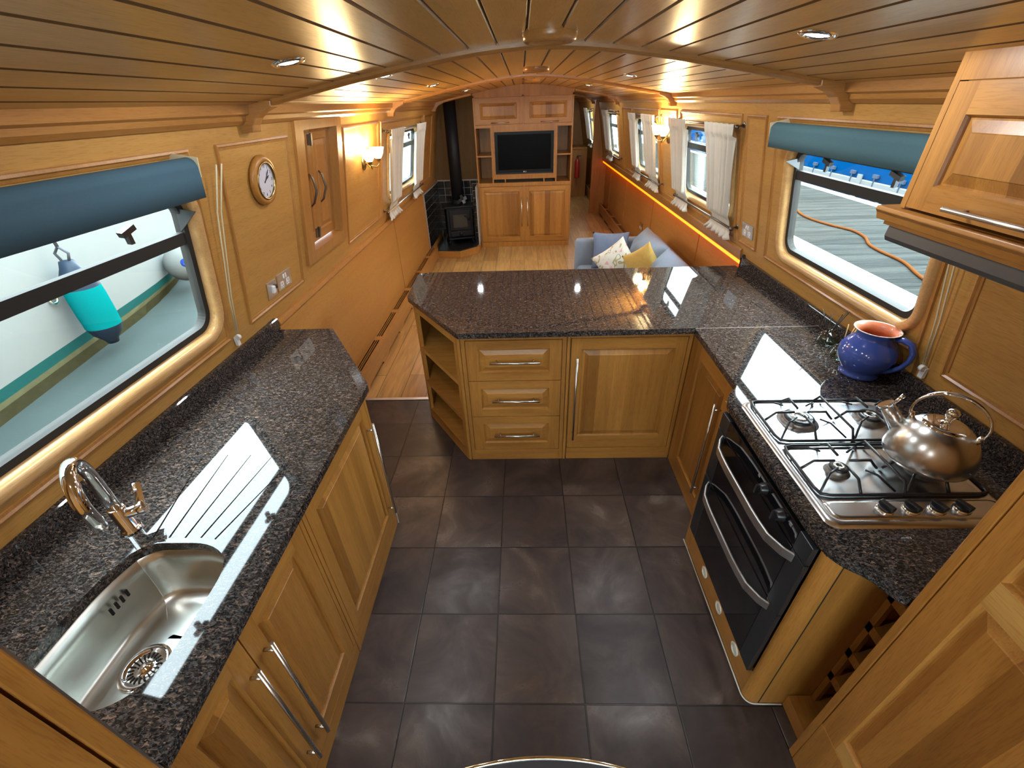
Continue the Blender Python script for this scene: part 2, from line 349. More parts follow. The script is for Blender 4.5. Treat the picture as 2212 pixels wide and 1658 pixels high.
def rrect(a0, a1, b0, b1, r, n=7):
    pts = []
    for cx, cy, st in ((a1-r, b0+r, -pi/2), (a1-r, b1-r, 0), (a0+r, b1-r, pi/2), (a0+r, b0+r, pi)):
        for i in range(n): t = st+pi/2*i/(n-1); pts.append((cx+r*cos(t), cy+r*sin(t)))
    return pts
def lamp(name, kind, loc, power, col, parent=None, size=.03, spot=None, rot=None):
    d = bpy.data.lights.new(name, kind); d.energy = power; d.color = col
    if kind != 'AREA': d.shadow_soft_size = size
    if kind == 'SPOT': d.spot_size = spot; d.spot_blend = .12
    o = bpy.data.objects.new(name, d); C.objects.link(o)
    if parent is not None: o.parent = parent; o.location = V(loc)-parent.location
    else: o.location = loc
    return o

# ---------------------------------------------------------------- wall frames (cabin sides lean in above the gunwale)
SL, GZ = .18, .96
NL = V((1, -.0, -SL)).normalized(); NR = V((-1, 0, -SL)).normalized()
def xl(y, z): return -1.31+(.015*(y-2.2) if y < 2.2 else 0)+SL*(z-GZ)
def PL(y, z, off=0.): return V((xl(y, z), y, z))+NL*off
def PR(y, z, off=0.): return V((1.46-SL*(z-GZ), y, z))+NR*off
def ceil_z(x): return 2.035-.195*(sqrt((x-.07)**2+.16)-.4)
Y0, Y1, YA = -1.7, 11.9, 2.2

# ================================================================ SETTING
fl = MB(); fl.box(-1.7, 1.75, Y0, 2.655, -.06, 0); struct(fl.build('floor', TILE))
f2 = MB(); f2.box(-1.45, 1.75, 2.655, Y1, -.06, 0); struct(f2.build('floor', PLANK))
st = MB(); st.box(-1.215, -.66, 2.642, 2.672, 0.0005, .006); struct(st.build('trim_1', ALU, bevel=.002))

# ceiling of tongue-and-groove boards, arched
prof = []; bw = .1075; k0 = math.ceil((-1.29-.02)/bw); xs = [.02+bw*k for k in range(k0, int((1.46-.02)/bw)+1)]
for x in xs: prof += [(x-.0055, ceil_z(x-.0055)), (x, ceil_z(x)+.008), (x+.0055, ceil_z(x+.0055))]
bt = [(x, z) for x, z in prof]; tp = [(xs[-1], ceil_z(xs[-1])+.06)]+[(x, ceil_z(x)+.06) for x in (1.0, .5, .07, -.4, -.9)]+[(xs[0], ceil_z(xs[0])+.06)]
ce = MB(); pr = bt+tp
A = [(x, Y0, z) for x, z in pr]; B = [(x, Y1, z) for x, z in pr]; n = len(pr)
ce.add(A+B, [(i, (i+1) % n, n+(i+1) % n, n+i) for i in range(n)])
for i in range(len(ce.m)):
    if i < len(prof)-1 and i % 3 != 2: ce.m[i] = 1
struct(ce.build('ceiling', [CEIL, oak('shaded_board_joint', Y_, lo=(.10, .048, .014), hi=(.18, .088, .028))]))  # groove faces darker: shade of the board gaps put into their colour

WINL = [(.58, 1.640, 1.092, 1.612), (4.40, 5.62, 1.13, 1.64)]
HATCH = (2.615, 3.10, 1.135, 1.762)
WINR = [(1.50, 2.47, 1.10, 1.615), (3.17, 4.20, 1.14, 1.64), (5.0, 5.98, 1.14, 1.64), (7.15, 7.95, 1.14, 1.66), (9.6, 10.4, 1.14, 1.66)]
def wall(P, spans, mats, name, lowx):
    w = MB()
    for (ya, yb, holes) in spans:
        loops = [[(ya, .90), (yb, .90), (yb, 1.95), (ya, 1.95)]]
        loops += [rrect(*h, .075) if k == 'w' else [(h[0]-.006, h[2]-.006), (h[1]+.006, h[2]-.006), (h[1]+.006, h[3]+.006), (h[0]-.006, h[3]+.006)] for k, h in holes]
        w.mi = 0; w.slab(loops, lambda a, b: P(a, b), lambda a, b: P(a, b, -.052))
    w.mi = 1
    for (ya, yb, _) in spans:
        xa, xb = lowx(ya), lowx(yb); s = .08 if xa > 0 else -.08
        w.add([(xa, ya, 0), (xb, yb, 0), (xb, yb, .93), (xa, ya, .93), (xa+s, ya, 0), (xb+s, yb, 0), (xb+s, yb, .93), (xa+s, ya, .93)],
              [(0, 1, 2, 3), (4, 7, 6, 5), (3, 2, 6, 7), (0, 3, 7, 4), (1, 5, 6, 2), (0, 4, 5, 1)])
    return struct(w.build(name, mats, recalc=True))
lowL = lambda y: xl(y, GZ)+.010
lowR = lambda y: 1.53
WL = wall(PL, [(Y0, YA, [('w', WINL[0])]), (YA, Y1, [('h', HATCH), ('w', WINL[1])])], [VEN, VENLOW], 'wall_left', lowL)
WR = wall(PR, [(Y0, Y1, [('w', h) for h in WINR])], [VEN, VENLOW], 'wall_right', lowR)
wb = MB(); GD = (-.58, .74, .25, 1.84)
wb.slab([[(-1.75, 0), (1.75, 0), (1.75, 2.1), (-1.75, 2.1)], [(GD[0], GD[2]), (GD[1], GD[2]), (GD[1], GD[3]), (GD[0], GD[3])]], lambda a, b: V((a, Y0-.1, b)), lambda a, b: V((a, Y0, b))); struct(wb.build('wall_near', VEN))
gd = MB()  # unseen glazed door added behind the camera to let in fill daylight
for (a, b) in ((GD[0], .078), (.082, GD[1])):
    gd.slab([[(a+.002, GD[2]+.002), (b-.002, GD[2]+.002), (b-.002, GD[3]-.002), (a+.002, GD[3]-.002)], [(a+.07, 1.05), (b-.07, 1.05), (b-.07, GD[3]-.07), (a+.07, GD[3]-.07)]], lambda p, q: V((p, Y0-.07, q)), lambda p, q: V((p, Y0-.03, q)))
GDO = struct(gd.build('added_glazed_door', OAKZ))
for (a, b) in ((GD[0], .078), (.082, GD[1])):
    gp = MB(); gp.box(a+.071, b-.071, Y0-.055, Y0-.049, 1.051, GD[3]-.071); gp.build('added_door_pane', GLASS, GDO)
wf = MB(); wf.box(-1.45, 1.70, Y1, Y1+.1, 0, 2.1); struct(wf.build('wall_far', VEN))
# gunwale shelf on the right over the recessed lower wall; rail on the left
g = MB(); g.extr([(1.455, .905), (1.535, .905), (1.535, .93), (1.50, .955), (1.448, .985), (1.440, .975), (1.447, .93)], (0, 2.93, 0), (0, 8.86, 0), (1, 0, 0), (0, 0, 1)); struct(g.build('trim_2', TRIMY))
g = MB(); g.extr([(-1.325, .885), (-1.300, .885), (-1.290, .90), (-1.297, .925), (-1.325, .93)], (0, 2.07, 0), (0, 7.1, 0), (1, 0, 0), (0, 0, 1)); struct(g.build('trim_3', TRIMY))
# cornices
def cornice(P, ya, yb):
    m = MB()
    for (a, b) in ((ya, min(yb, YA)), (YA, yb)) if P is PL else ((ya, yb),):
        vs = []
        pf = [(1.805, -.01), (1.805, .012), (1.822, .026), (1.838, .028), (1.848, .045), (1.93, .045), (1.93, -.01)]
        for y in (a, b): vs += [P(y, z, o) for z, o in pf]
        n = len(pf); m.add(vs, [list(range(n))[::-1], list(range(n, 2*n))]+[(i, (i+1) % n, n+(i+1) % n, n+i) for i in range(n)])
    return m
struct(cornice(PL, Y0, 7.1).build('trim_4', TRIMY)); struct(cornice(PR, Y0, Y1).build('trim_5', TRIMY))
# arched ceiling beams with corbel brackets
def beam(y, idx, x0=-1.19, x1=1.33, lab=None):
    m = MB(); n = 40; vs = []
    for i in range(n+1):
        x = x0+(x1-x0)*i/n; z = ceil_z(x)
        vs += [(x, y-.024, z+.01), (x, y-.024, z-.012), (x, y-.012, z-.022), (x, y+.012, z-.022), (x, y+.024, z-.012), (x, y+.024, z+.01)]
    fs = [(i*6+k, i*6+(k+1) % 6, (i+1)*6+(k+1) % 6, (i+1)*6+k) for i in range(n) for k in range(6)]
    m.add(vs, fs+[tuple(range(6)), tuple(range(n*6, n*6+6))]); b = struct(m.build('trim_%d' % idx, TRIMX))
    for sgn in (-1, 1):
        if (sgn < 0 and x0 > -1.1) or (sgn > 0 and x1 < 1.2): continue
        q = MB()
        xw = PL(y, 1.79).x if sgn < 0 else PR(y, 1.79).x
        def u(d): return xw-sgn*d
        pf = [(-.015, 1.775), (.050, 1.775), (.056, 1.80), (.075, 1.825), (.105, 1.845), (.15, 1.862), (.155, 1.885), (-.03, 1.885)]
        q.extr([(u(a), z) for a, z in pf], (0, y-.032, 0), (0, y+.032, 0), (1, 0, 0), (0, 0, 1)); q.build('bracket', TRIMX, b, bevel=.004)
    return b
beam(2.09, 6); beam(4.42, 7); beam(6.62, 8, -1.19, -.64); beam(6.98, 9, .72, 1.33); beam(9.3, 10, .72, 1.33); beam(-.25, 11)
# moulded panel frames on the cabin sides
def panel(P, ya, yb, za, zb, par, m1=TRIMZ):
    m = MB(); w = .022
    def ring(i, o): return [P(ya+i, za+i, o), P(yb-i, za+i, o), P(yb-i, zb-i, o), P(ya+i, zb-i, o)]
    rs = [ring(0, -.004), ring(.002, .008), ring(.009, .010), ring(.014, .004), ring(w, .003), ring(w+.003, -.004)]
    vs = [p for r in rs for p in r]; fs = []
    for k in range(len(rs)-1):
        for i in range(4): j = (i+1) % 4; fs.append((k*4+i, k*4+j, (k+1)*4+j, (k+1)*4+i))
    m.add(vs, fs); return m.build('panel_moulding', m1, par)
for (a, b) in ((.42, 1.70), (1.855, 2.45), (3.24, 4.07), (4.15, 5.95), (6.05, 6.6)): panel(PL, a, b, 1.0, 1.748, WL)
panel(PR, .62, 1.315, 1.0, 1.478, WR)
for (a, b) in ((1.43, 2.64), (2.75, 3.0), (3.06, 4.27), (4.36, 4.88), (4.94, 6.06), (6.16, 6.75)): panel(PR, a, b, 1.015, 1.748, WR)
for y in (4.50, 6.0):
    q = MB(); q.box(-1.301, -1.294, y-.006, y+.006, .185, .885); q.build('panel_joint', TRIMZ, WL)
for y in (3.9, 5.45, 7.0, 8.3):
    q = MB(); q.box(1.524, 1.531, y-.008, y+.008, .185, .90); q.build('panel_joint', TRIMZ, WR)

# convector casings along the wall feet
def casing(x0, x1, ya, yb, h, name):
    s = 1 if x1 > x0 else -1                                 # x0 front, x1 wall
    lo, hi = min(x0, x1), max(x0, x1)
    m = MB(); t = .018
    # front board with arched feet cut-outs
    pts = [(ya, 0), (ya, h)]; pts = [(ya, h), (ya, .0)]
    y = ya+.10
    while y+.42 < yb:
        pts += [(y, 0), (y, .018), (y+.02, .030), (y+.38, .030), (y+.40, .018), (y+.40, 0)]; y += .58
    pts += [(yb, 0), (yb, h)]
    m.slab([pts], lambda a, b: V((x0, a, b)), lambda a, b: V((x0+s*t, a, b)))
    W_ = abs(x1-x0)-t
    y = ya
    def top(a0, a1, b0, b1): m.box(min(x0+s*(t+a0), x0+s*(t+a1)), max(x0+s*(t+a0), x0+s*(t+a1)), b0, b1, h-.005, h)
    while y < yb-.01:
        e = min(y+.07, yb); top(0, W_, y, e); g1 = min(y+.58, yb)
        if g1 > e:
            top(0, W_*.12, e, g1)
            for k in (.33, .60): top(W_*k, W_*(k+.07), e, g1)
            top(W_*.88, W_, e, g1)
        y += .58
    b = struct(m.build(name, TRIMY))
    q = MB(); q.box(lo+.02, hi-.002, ya+.01, yb-.01, .031, h-.03); q.build('heater_fins', DARKIN, b)
    return b
casing(-1.215, -1.298, 2.70, 6.17, .184, 'baseboard_left'); casing(1.445, 1.529, 4.75, 8.83, .184, 'baseboard_right')
casing(1.44, 1.529, 9.05, 11.4, .20, 'baseboard_far')
# partition stub and far bulkheads
q = MB(); q.box(1.27, 1.53, 8.86, 8.93, 0, 1.93); struct(q.build('wall_partition', OAKZ))
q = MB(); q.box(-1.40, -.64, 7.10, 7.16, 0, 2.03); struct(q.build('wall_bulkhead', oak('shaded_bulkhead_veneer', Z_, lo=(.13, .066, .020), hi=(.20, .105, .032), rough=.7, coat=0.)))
# orange LED strip under the gunwale shelf
q = MB(); q.box(1.464, 1.476, 2.95, 8.84, .876, .9035); tag(q.build('led_strip', LED), 'glowing orange light strip under the shelf above the sofa', 'light strip')
ld = bpy.data.lights.new('led_glow', 'AREA'); ld.shape = 'RECTANGLE'; ld.size = 5.8; ld.size_y = .02; ld.energy = .9; ld.color = (1, .25, .01)
lo_ = bpy.data.objects.new('led_glow', ld); C.objects.link(lo_); lo_.location = (1.487, 5.9, .894); lo_.rotation_euler = (0, 0, pi/2)

# ---------------------------------------------------------------- windows
def window(P, h, n, trim, bar=None, latch=True):
    ya, yb, za, zb = h
    m = MB()                                                 # rounded wooden surround
    out = rrect(ya-.045, yb+.045, za-.045, zb+.045, .12, 8); inn = rrect(ya, yb, za, zb, .075, 8)
    rings = [[P(a, b, -.002) for a, b in out], [P(a, b, .014) for a, b in rrect(ya-.040, yb+.040, za-.040, zb+.040, .115, 8)],
             [P(a, b, .020) for a, b in rrect(ya-.028, yb+.028, za-.028, zb+.028, .10, 8)], [P(a, b, .012) for a, b in rrect(ya-.008, yb+.008, za-.008, zb+.008, .083, 8)],
             [P(a, b, .0) for a, b in inn], [P(a, b, -.05) for a, b in rrect(ya+.004, yb-.004, za+.004, zb-.004, .072, 8)]]
    k = len(out); vs = [p for r in rings for p in r]
    m.add(vs, [(j*k+i, j*k+(i+1) % k, (j+1)*k+(i+1) % k, (j+1)*k+i) for j in range(len(rings)-1) for i in range(k)], True)
    w = struct(m.build('window_%d' % n, trim))
    f = MB()
    o2, i2 = rrect(ya+.002, yb-.002, za+.002, zb-.002, .073, 8), rrect(ya+.026, yb-.026, za+.026, zb-.026, .055, 8)
    f.slab([o2, i2], lambda a, b: P(a, b, -.018), lambda a, b: P(a, b, -.050))
    zt = za+(zb-za)*.735 if bar is None else bar
    d = P(0, 1)-P(0, 0)
    f.add([P(a, b, o) for o in (-.022, -.038) for b in (zt-.021, zt+.021) for a in (ya+.02, yb-.02)], [(0, 1, 3, 2), (4, 6, 7, 5), (0, 4, 5, 1), (1, 5, 7, 3), (3, 7, 6, 2), (2, 6, 4, 0)])
    f.build('window_frame', DKFRAME, w)
    gl = MB(); gl.slab([rrect(ya+.02, yb-.02, za+.02, zb-.02, .055, 8)], lambda a, b: P(a, b, -.032), lambda a, b: P(a, b, -.036)); gl.build('window_pane', GLASS, w)
    if latch:
        hp = MB()
        for y in (ya+.27, yb-.27):
            hp.ob(P(y, zt+.085, -.030), V((0, 1, .25)).normalized(), V((0, -.25, 1)).normalized(), NL if P is PL else NR, (-.03, .03), (-.008, .008), (0, .018))
            hp.ob(P(y, zt+.075, -.030), (0, 1, 0), (0, 0, 1), NL if P is PL else NR, (-.008, .008), (-.03, .012), (0, .014))
        hp.build('hopper_catch', BLACKPL, w)
        sd = MB()
        for y in (ya+.028, yb-.028):
            A_ = [P(y, zt+.022, -.03), P(y, zb-.05, -.03), P(y, zb-.05, .04)]; sd.add(A_+[p+V((0, .004, 0)) for p in A_], [(0, 1, 2), (3, 5, 4), (0, 3, 4, 1), (1, 4, 5, 2), (2, 5, 3, 0)])
        sd.build('hopper_cheek', GREYPL, w)
    return w
for i, h in enumerate(WINL): window(PL, h, i+1, LIGHTOAK, bar=1.46 if i == 0 else 1.50)
for i, h in enumerate(WINR): window(PR, h, i+3, LIGHTOAK, bar=1.49 if i == 0 else 1.50, latch=i < 3)
# bracing: side hatch with a pair of small doors
m = MB(); ya, yb, za, zb = HATCH
m.slab([[(ya-.10, za-.06), (yb+.08, za-.06), (yb+.08, zb+.045), (ya-.10, zb+.045)], [(ya, za), (yb, za), (yb, zb), (ya, zb)]], lambda a, b: PL(a, b, .018), lambda a, b: PL(a, b, .0))
m.slab([[(ya-.012, za-.012), (yb+.012, za-.012), (yb+.012, zb+.012), (ya-.012, zb+.012)], [(ya, za), (yb, za), (yb, zb), (ya, zb)]], lambda a, b: PL(a, b, .001), lambda a, b: PL(a, b, -.065))
D1 = struct(m.build('door_1', TRIMZ))

# ---------------------------------------------------------------- cabinet parts
def door_faces(mb, O, U, Vv, Nn, w, h, st=.055, rl=None, th=.02, raised=True, top=None):
    O, U, Vv, Nn = V(O), V(U), V(Vv), V(Nn); rl = rl or st; top = top or rl
    def P(a, b, c=0): return O+U*a+Vv*b+Nn*c
    a0, a1, b0, b1 = st, w-st, rl, h-top
    def q(pts, mi): mb.mi = mi; mb.add(pts, [(0, 1, 2, 3)])
    q([P(0, 0), P(a0, 0), P(a0, h), P(0, h)], 0); q([P(a1, 0), P(w, 0), P(w, h), P(a1, h)], 0)
    q([P(a0, 0), P(a1, 0), P(a1, b0), P(a0, b0)], 1); q([P(a0, b1), P(a1, b1), P(a1, h), P(a0, h)], 1)
    def ring(i, c): return [P(a0+i, b0+i, c), P(a1-i, b0+i, c), P(a1-i, b1-i, c), P(a0+i, b1-i, c)]
    rs = [ring(0, 0), ring(.004, -.006), ring(.006, -.011), ring(.010, -.011), ring(.034, -.003), ring(.036, -.001)] if raised else [ring(0, 0), ring(.003, -.008)]
    mb.mi = 2
    for k in range(len(rs)-1):
        mb.mi = 0 if k < 2 else 2
        mb.add(rs[k]+rs[k+1], [(i, (i+1) % 4, 4+(i+1) % 4, 4+i) for i in range(4)])
    mb.mi = 2; mb.add(rs[-1], [(0, 1, 2, 3)])
    mb.mi = 0
    e = [P(0, 0), P(w, 0), P(w, h), P(0, h)]; e2 = [p-Nn*th for p in e]
    mb.add(e+e2, [(i, 4+i, 4+(i+1) % 4, (i+1) % 4) for i in range(4)]+[(7, 6, 5, 4)])
    return mb
def bar_handle(par, a, b, n, off=.032, r=.006, inset=.035, mat=None, name='handle'):
    a, b, n = V(a), V(b), V(n); d = (b-a).normalized(); m = MB()
    m.cyl(a+n*off, b+n*off, r, 12)
    for p in (a+d*inset, b-d*inset): m.cyl(p-n*.002, p+n*off, r*.75, 8)
    return m.build(name, mat or STEEL, par)

# ================================================================ PENINSULA
def base_unit(name, label, cat, loc, grp=None): return thing(name, label, cat, loc, grp)
YF = 1.992
u = base_unit('drawer_unit', 'oak drawer unit with three bar-handled drawers beside the open corner shelves', 'drawers', (-.05, 2.3, 0))
m = MB(); m.box(-.315, .19, YF+.022, 2.86, .0, .848); m.box(-.338, -.317, YF, YF+.03, 0, .848); m.box(.192, .213, YF, YF+.03, 0, .848); m.box(-.317, .192, YF, YF+.03, .823, .848)
m.box(.216, .231, YF-.002, YF+.03, 0, .848); m.box(-.356, -.341, YF-.002, YF+.03, 0, .848)
m.build('carcass', OAKZ, u)
m = MB(); m.box(-.317, .192, YF, YF+.02, 0, .078); m.build('plinth', OAKX, u, bevel=.001)
for (z0, z1) in ((.575, .819), (.331, .571), (.082, .327)):
    m = MB(); door_faces(m, (-.314, YF, z0), (1, 0, 0), (0, 0, 1), (0, -1, 0), .503, z1-z0, st=.062, rl=.05)
    d = m.build('drawer', [OAKZ, OAKX, OAKX], u)
    zc = (z0+z1)/2+.003; bar_handle(d, (-.19, YF, zc), (.075, YF, zc), (0, -1, 0))
# open corner shelves on the chamfered end
pA, pB = V((-.363, YF+.004, 0)), V((-.678, 2.452, 0)); dU = (pB-pA).normalized(); dN = V((dU.y, -dU.x, 0)); dN = dN if dN.y < 0 else -dN
u = thing('corner_shelf_unit', 'open oak corner shelves at the left end of the peninsula', 'shelf', (-.5, 2.5, 0))
poly = [(pA.x, pA.y), (pB.x, pB.y), (-.678, 2.86), (-.36, 2.86)]
inp = [(pA.x+.004, pA.y+.03), (pB.x+.018, pB.y+.012), (-.66, 2.84), (-.362, 2.84)]
m = MB(); m.box(-.678, -.660, 2.47, 2.86, 0, .848); m.box(-.660, -.36, 2.842, 2.86, 0, .848)
LN = (pB-pA).length
m.ob(pA, dU, V((0, 0, 1)), dN, (0, .026), (0, .848), (-.02, 0)); m.ob(pA, dU, V((0, 0, 1)), dN, (LN-.03, LN), (0, .848), (-.02, 0))
m.ob(pA, dU, V((0, 0, 1)), dN, (.026, LN-.03), (.80, .848), (-.02, 0)); m.ob(pA, dU, V((0, 0, 1)), dN, (.026, LN-.03), (0, .07), (-.02, 0))
m.box(-.374, -.360, YF+.05, 2.842, 0, .848)
m.build('frame', OAKZ, u)
for z in (.075, .309, .556):
    m = MB(); m.prism(inp, z-.018, z); m.ob(pA, dU, V((0, 0, 1)), dN, (.026, LN-.03), (z-.022, z+.004), (-.02, .0)); m.build('shelf', OAKX, u)
u = thing('peninsula_cupboard', 'oak cupboard with one wide raised panel door and long upright handle at its left', 'cupboard', (.53, 2.3, 0))
m = MB(); m.box(.236, 1.44, YF+.022, 2.86, 0, .848); m.box(.236, .862, YF, YF+.022, .826, .848); m.box(.834, .8545, YF-.0, YF+.022, 0, .826); m.build('carcass', OAKZ, u)
m = MB(); m.box(.236, .834, YF, YF+.02, 0, .086); m.build('plinth', OAKX, u, bevel=.001)
m = MB(); door_faces(m, (.239, YF, .09), (1, 0, 0), (0, 0, 1), (0, -1, 0), .592, .733, st=.055, rl=.09, top=.065); d = m.build('door', [OAKZ, OAKX, OAKZX], u)
bar_handle(d, (.268, YF, .175), (.268, YF, .725), (0, -1, 0))
# cupboard on the right run
XF = .857
u = thing('corner_cupboard', 'narrow oak cupboard with upright handle between the peninsula and the oven', 'cupboard', (1.1, 1.7, 0))
m = MB(); m.box(XF+.022, 1.44, 1.40, YF+.01, 0, .848); m.box(XF, XF+.022, 1.935, 1.988, 0, .848); m.box(XF, XF+.022, 1.40, 1.505, 0, .848); m.box(XF, XF+.022, 1.505, 1.935, .836, .848); m.box(XF, XF+.022, 1.505, 1.935, 0, .035)
m.build('carcass', OAKZ, u)
m = MB(); door_faces(m, (XF, 1.932, .038), (0, -1, 0), (0, 0, 1), (-1, 0, 0), .424, .795, st=.055, rl=.075); d = m.build('door', [OAKZ, OAKY, OAKZY], u)
bar_handle(d, (XF, 1.555, .165), (XF, 1.555, .715), (-1, 0, 0))
# oven housing with oven
u = thing('oven_housing', 'oak housing around the built-in oven with three round vents in its foot', 'cabinet', (1.1, 1.0, 0))
m = MB()
cr = [(.774, 1.395), (.774, .735)]+[(.809-.035*cos(t), .735-.035*sin(t)) for t in [pi/2*i/8 for i in range(1, 9)]]
m.box(.777, 1.44, 1.345, 1.395, 0, .848)
m.prism(cr[1:]+[(1.44, .70), (1.44, .735)], 0, .848)                 # near side panel with a rounded corner
m.box(.777, .80, .735, 1.345, .838, .848)
m.box(.774, .79, 1.345, 1.395, 0, .848)
m.build('carcass', OAKZ, u)
m = MB(); m.box(.817, .820, .6988, .7005, .005, .848); m.build('panel_joint', DARKIN, u)
m = MB(); m.box(.776, .795, .735, 1.345, 0, .155); m.build('plinth', OAKY, u)
for y in (.845, 1.005, 1.165):
    m = MB(); m.lathe([(.024, 0), (.026, .004), (.019, .006), (.016, .002)], (.776, y, .085), (-1, 0, 0), 24)
    m.lathe([(.017, .001), (.0005, .0022)], (.776, y, .085), (-1, 0, 0), 24); m.build('vent', CREAM, u)
m = MB(); m.tube([(.770, 1.40, .003), (.770, .735, .003)]+[(x-.004*1, y-.003, .003) for x, y in cr[2:]]+[(.90, .696, .003)], .003, 6); m.build('floor_sealant', SILI, u)
XO = .752
u = thing('built_in_oven', 'black glass double oven with two curved silver handles under the hob', 'oven', (1.0, 1.0, .16))
m = MB(); m.box(XO+.016, 1.35, .745, 1.335, .165, .832); m.build('oven_body', BLACKPL, u)
def oven_front(z0, z1, nm):
    m = MB(); m.mi = 0; m.box(XO, XO+.015, .798, 1.282, z0, z1); m.mi = 1
    for (a, b) in ((.735, .797), (1.283, 1.345)): m.box(XO-.001, XO+.015, a, b, z0, z1)
    return m.build(nm, [BLACKGL, GREYTRIM], u, bevel=.002)
for nm, z0, z1, zh in (('upper_door', .515, .757, .735), ('lower_door', .165, .510, .488)):
    d = oven_front(z0, z1, nm); h = MB()
    path = [(XO, .775, zh), (XO-.022, .80, zh), (XO-.045, .85, zh), (XO-.050, .90, zh)]+[(XO-.052, .9+.28*i/6, zh) for i in range(1, 6)]+[(XO-.050, 1.18, zh), (XO-.045, 1.23, zh), (XO-.022, 1.28, zh), (XO, 1.305, zh)]
    vs = []
    for x, y, z in path: vs += [(x, y, z-.017), (x, y, z+.017), (x+.009, y, z+.017), (x+.009, y, z-.017)]
    n = len(path); h.add(vs, [(i*4+k, i*4+(k+1) % 4, (i+1)*4+(k+1) % 4, (i+1)*4+k) for i in range(n-1) for k in range(4)]+[(3, 2, 1, 0), (n*4-4, n*4-3, n*4-2, n*4-1)]); h.build('handle', ALU, d, bevel=.003)
d = oven_front(.762, .832, 'control_panel')
for y in (.88, .985):
    k = MB(); k.lathe([(.020, 0), (.020, .006), (.016, .016), (.015, .022)], (XO, y, .797), (-1, 0, 0), 20, capb=True); k.ob((XO-.022, y, .797), (0, 1, 0), (0, 0, 1), (-1, 0, 0), (-.004, .004), (-.016, .016), (0, .010)); k.build('knob', BLACKPL, d)
for y in (.835, 1.03):
    k = MB(); k.box(XO-.002, XO, y-.006, y+.006, .805, .815); k.build('button', ALU, d)
# wine rack niche
u = thing('wine_rack', 'narrow oak wine rack in the gap between oven and tall cupboard', 'wine rack', (1.1, .635, 0))
m = MB(); m.box(.905, 1.42, .575, .698, 0, .07); m.build('base', OAKY, u)
m = MB()
for z in (.22, .37, .52, .67): m.box(.985, 1.42, .575, .698, z, z+.035)
m.box(.985, 1.0, .575, .592, .07, .84); m.box(.985, 1.0, .681, .698, .07, .84); m.build('rack', OAKZ, u)
# right tall cupboard in the foreground
u = thing('tall_cupboard', 'tall oak cupboard with panelled door at the right foreground beside the hob', 'cupboard', (1.1, .1, 0))
m = MB(); m.box(.882, 1.30, -.70, .567, 0, 1.845); m.box(.86, .882, .545, .567, 0, 1.845); m.box(.86, .882, -.70, .545, 0, .278); m.box(.86, .882, -.70, -.10, .278, 1.845); m.build('carcass', OAKZ, u, bevel=.003)
for (z0, z1, t0, t1) in ((.282, 1.845, .06, .06),):
    m = MB()
    O = V((.86, .542, z0)); w_, h_ = .64, 1.05-z0
    door_faces(m, O, (0, -1, 0), (0, 0, 1), (-1, 0, 0), .64, h_, st=.06, rl=.058, top=.032)
    door_faces(m, (.86, .542, 1.05), (0, -1, 0), (0, 0, 1), (-1, 0, 0), .64, .79, st=.06, rl=.036, top=.06)
    m.build('door', [OAKZ, oak('bright_oak_rail', Y_, lo=(.36, .18, .045), hi=(.60, .34, .10)), OAKZY], u)
# left tall cupboard in the foreground
u = thing('tall_cupboard', 'tall dark oak cupboard at the bottom left corner beside the sink', 'cupboard', (-1.1, -.2, 0))
m = MB(); m.box(-1.16, -.682, -.70, .262, 0, 1.82); m.box(-.682, -.66, .235, .262, 0, 1.82); m.box(-.682, -.66, -.70, .235, 0, .10); m.box(-.682, -.66, -.70, -.40, .1, 1.82); m.build('carcass', OAKZ, u, bevel=.003)
m = MB(); door_faces(m, (-.66, -.39, .105), (0, 1, 0), (0, 0, 1), (1, 0, 0), .62, 1.70, st=.06, rl=.07); m.build('door', [OAKZ, OAKY, OAKZY], u)
m = MB(); m.box(-.688, -.664, .262, .266, .0, 1.82); m.build('edge_strip', ALU, u)

# ================================================================ LEFT RUN
XLf = -.690
u = thing('sink_cupboard', 'oak base cupboard with two doors and paired upright handles under the sink', 'cupboard', (-1.0, .58, 0))
m = MB(); m.box(-1.30, XLf-.022, .27, .868, .0, .55); m.box(-1.25, XLf-.022, .852, .868, .55, .848); m.box(-.72, XLf-.022, .27, .868, .55, .848); m.box(XLf-.022, XLf, .27, .868, .828, .848); m.box(XLf-.022, XLf, .852, .868, .082, .828); m.build('carcass', OAKZ, u)
m = MB(); m.box(XLf-.02, XLf, .27, .868, 0, .08); m.build('plinth', OAKY, u, bevel=.001)
for (a, b, hy) in ((.272, .515, .487), (.519, .849, .553)):
    m = MB(); door_faces(m, (XLf, a, .084), (0, 1, 0), (0, 0, 1), (1, 0, 0), b-a, .742, st=.055, rl=.07); d = m.build('door', [OAKZ, OAKY, OAKZY], u)
    bar_handle(d, (XLf, hy, .16), (XLf, hy, .715), (1, 0, 0))
u = thing('end_cupboard', 'oak base cupboard with single wide door at the far end of the sink run', 'cupboard', (-1.0, 1.2, 0))
m = MB(); m.prism([(-1.30, .872), (XLf-.022, .872), (XLf-.022, 1.495), (-1.03, 2.02), (-1.27, 2.02)], 0, .848); m.box(XLf-.022, XLf, .872, .890, .0, .848); m.box(XLf-.022, XLf, 1.487, 1.508, 0, .848); m.box(XLf-.022, XLf, .89, 1.487, .828, .848); m.build('carcass', OAKZ, u)
m = MB(); m.box(XLf-.02, XLf, .89, 1.487, 0, .08); m.build('plinth', OAKY, u, bevel=.001)
m = MB(); door_faces(m, (XLf, .893, .084), (0, 1, 0), (0, 0, 1), (1, 0, 0), .591, .742, st=.055, rl=.07); d = m.build('door', [OAKZ, OAKY, OAKZY], u)
bar_handle(d, (XLf, 1.447, .155), (XLf, 1.447, .715), (1, 0, 0))
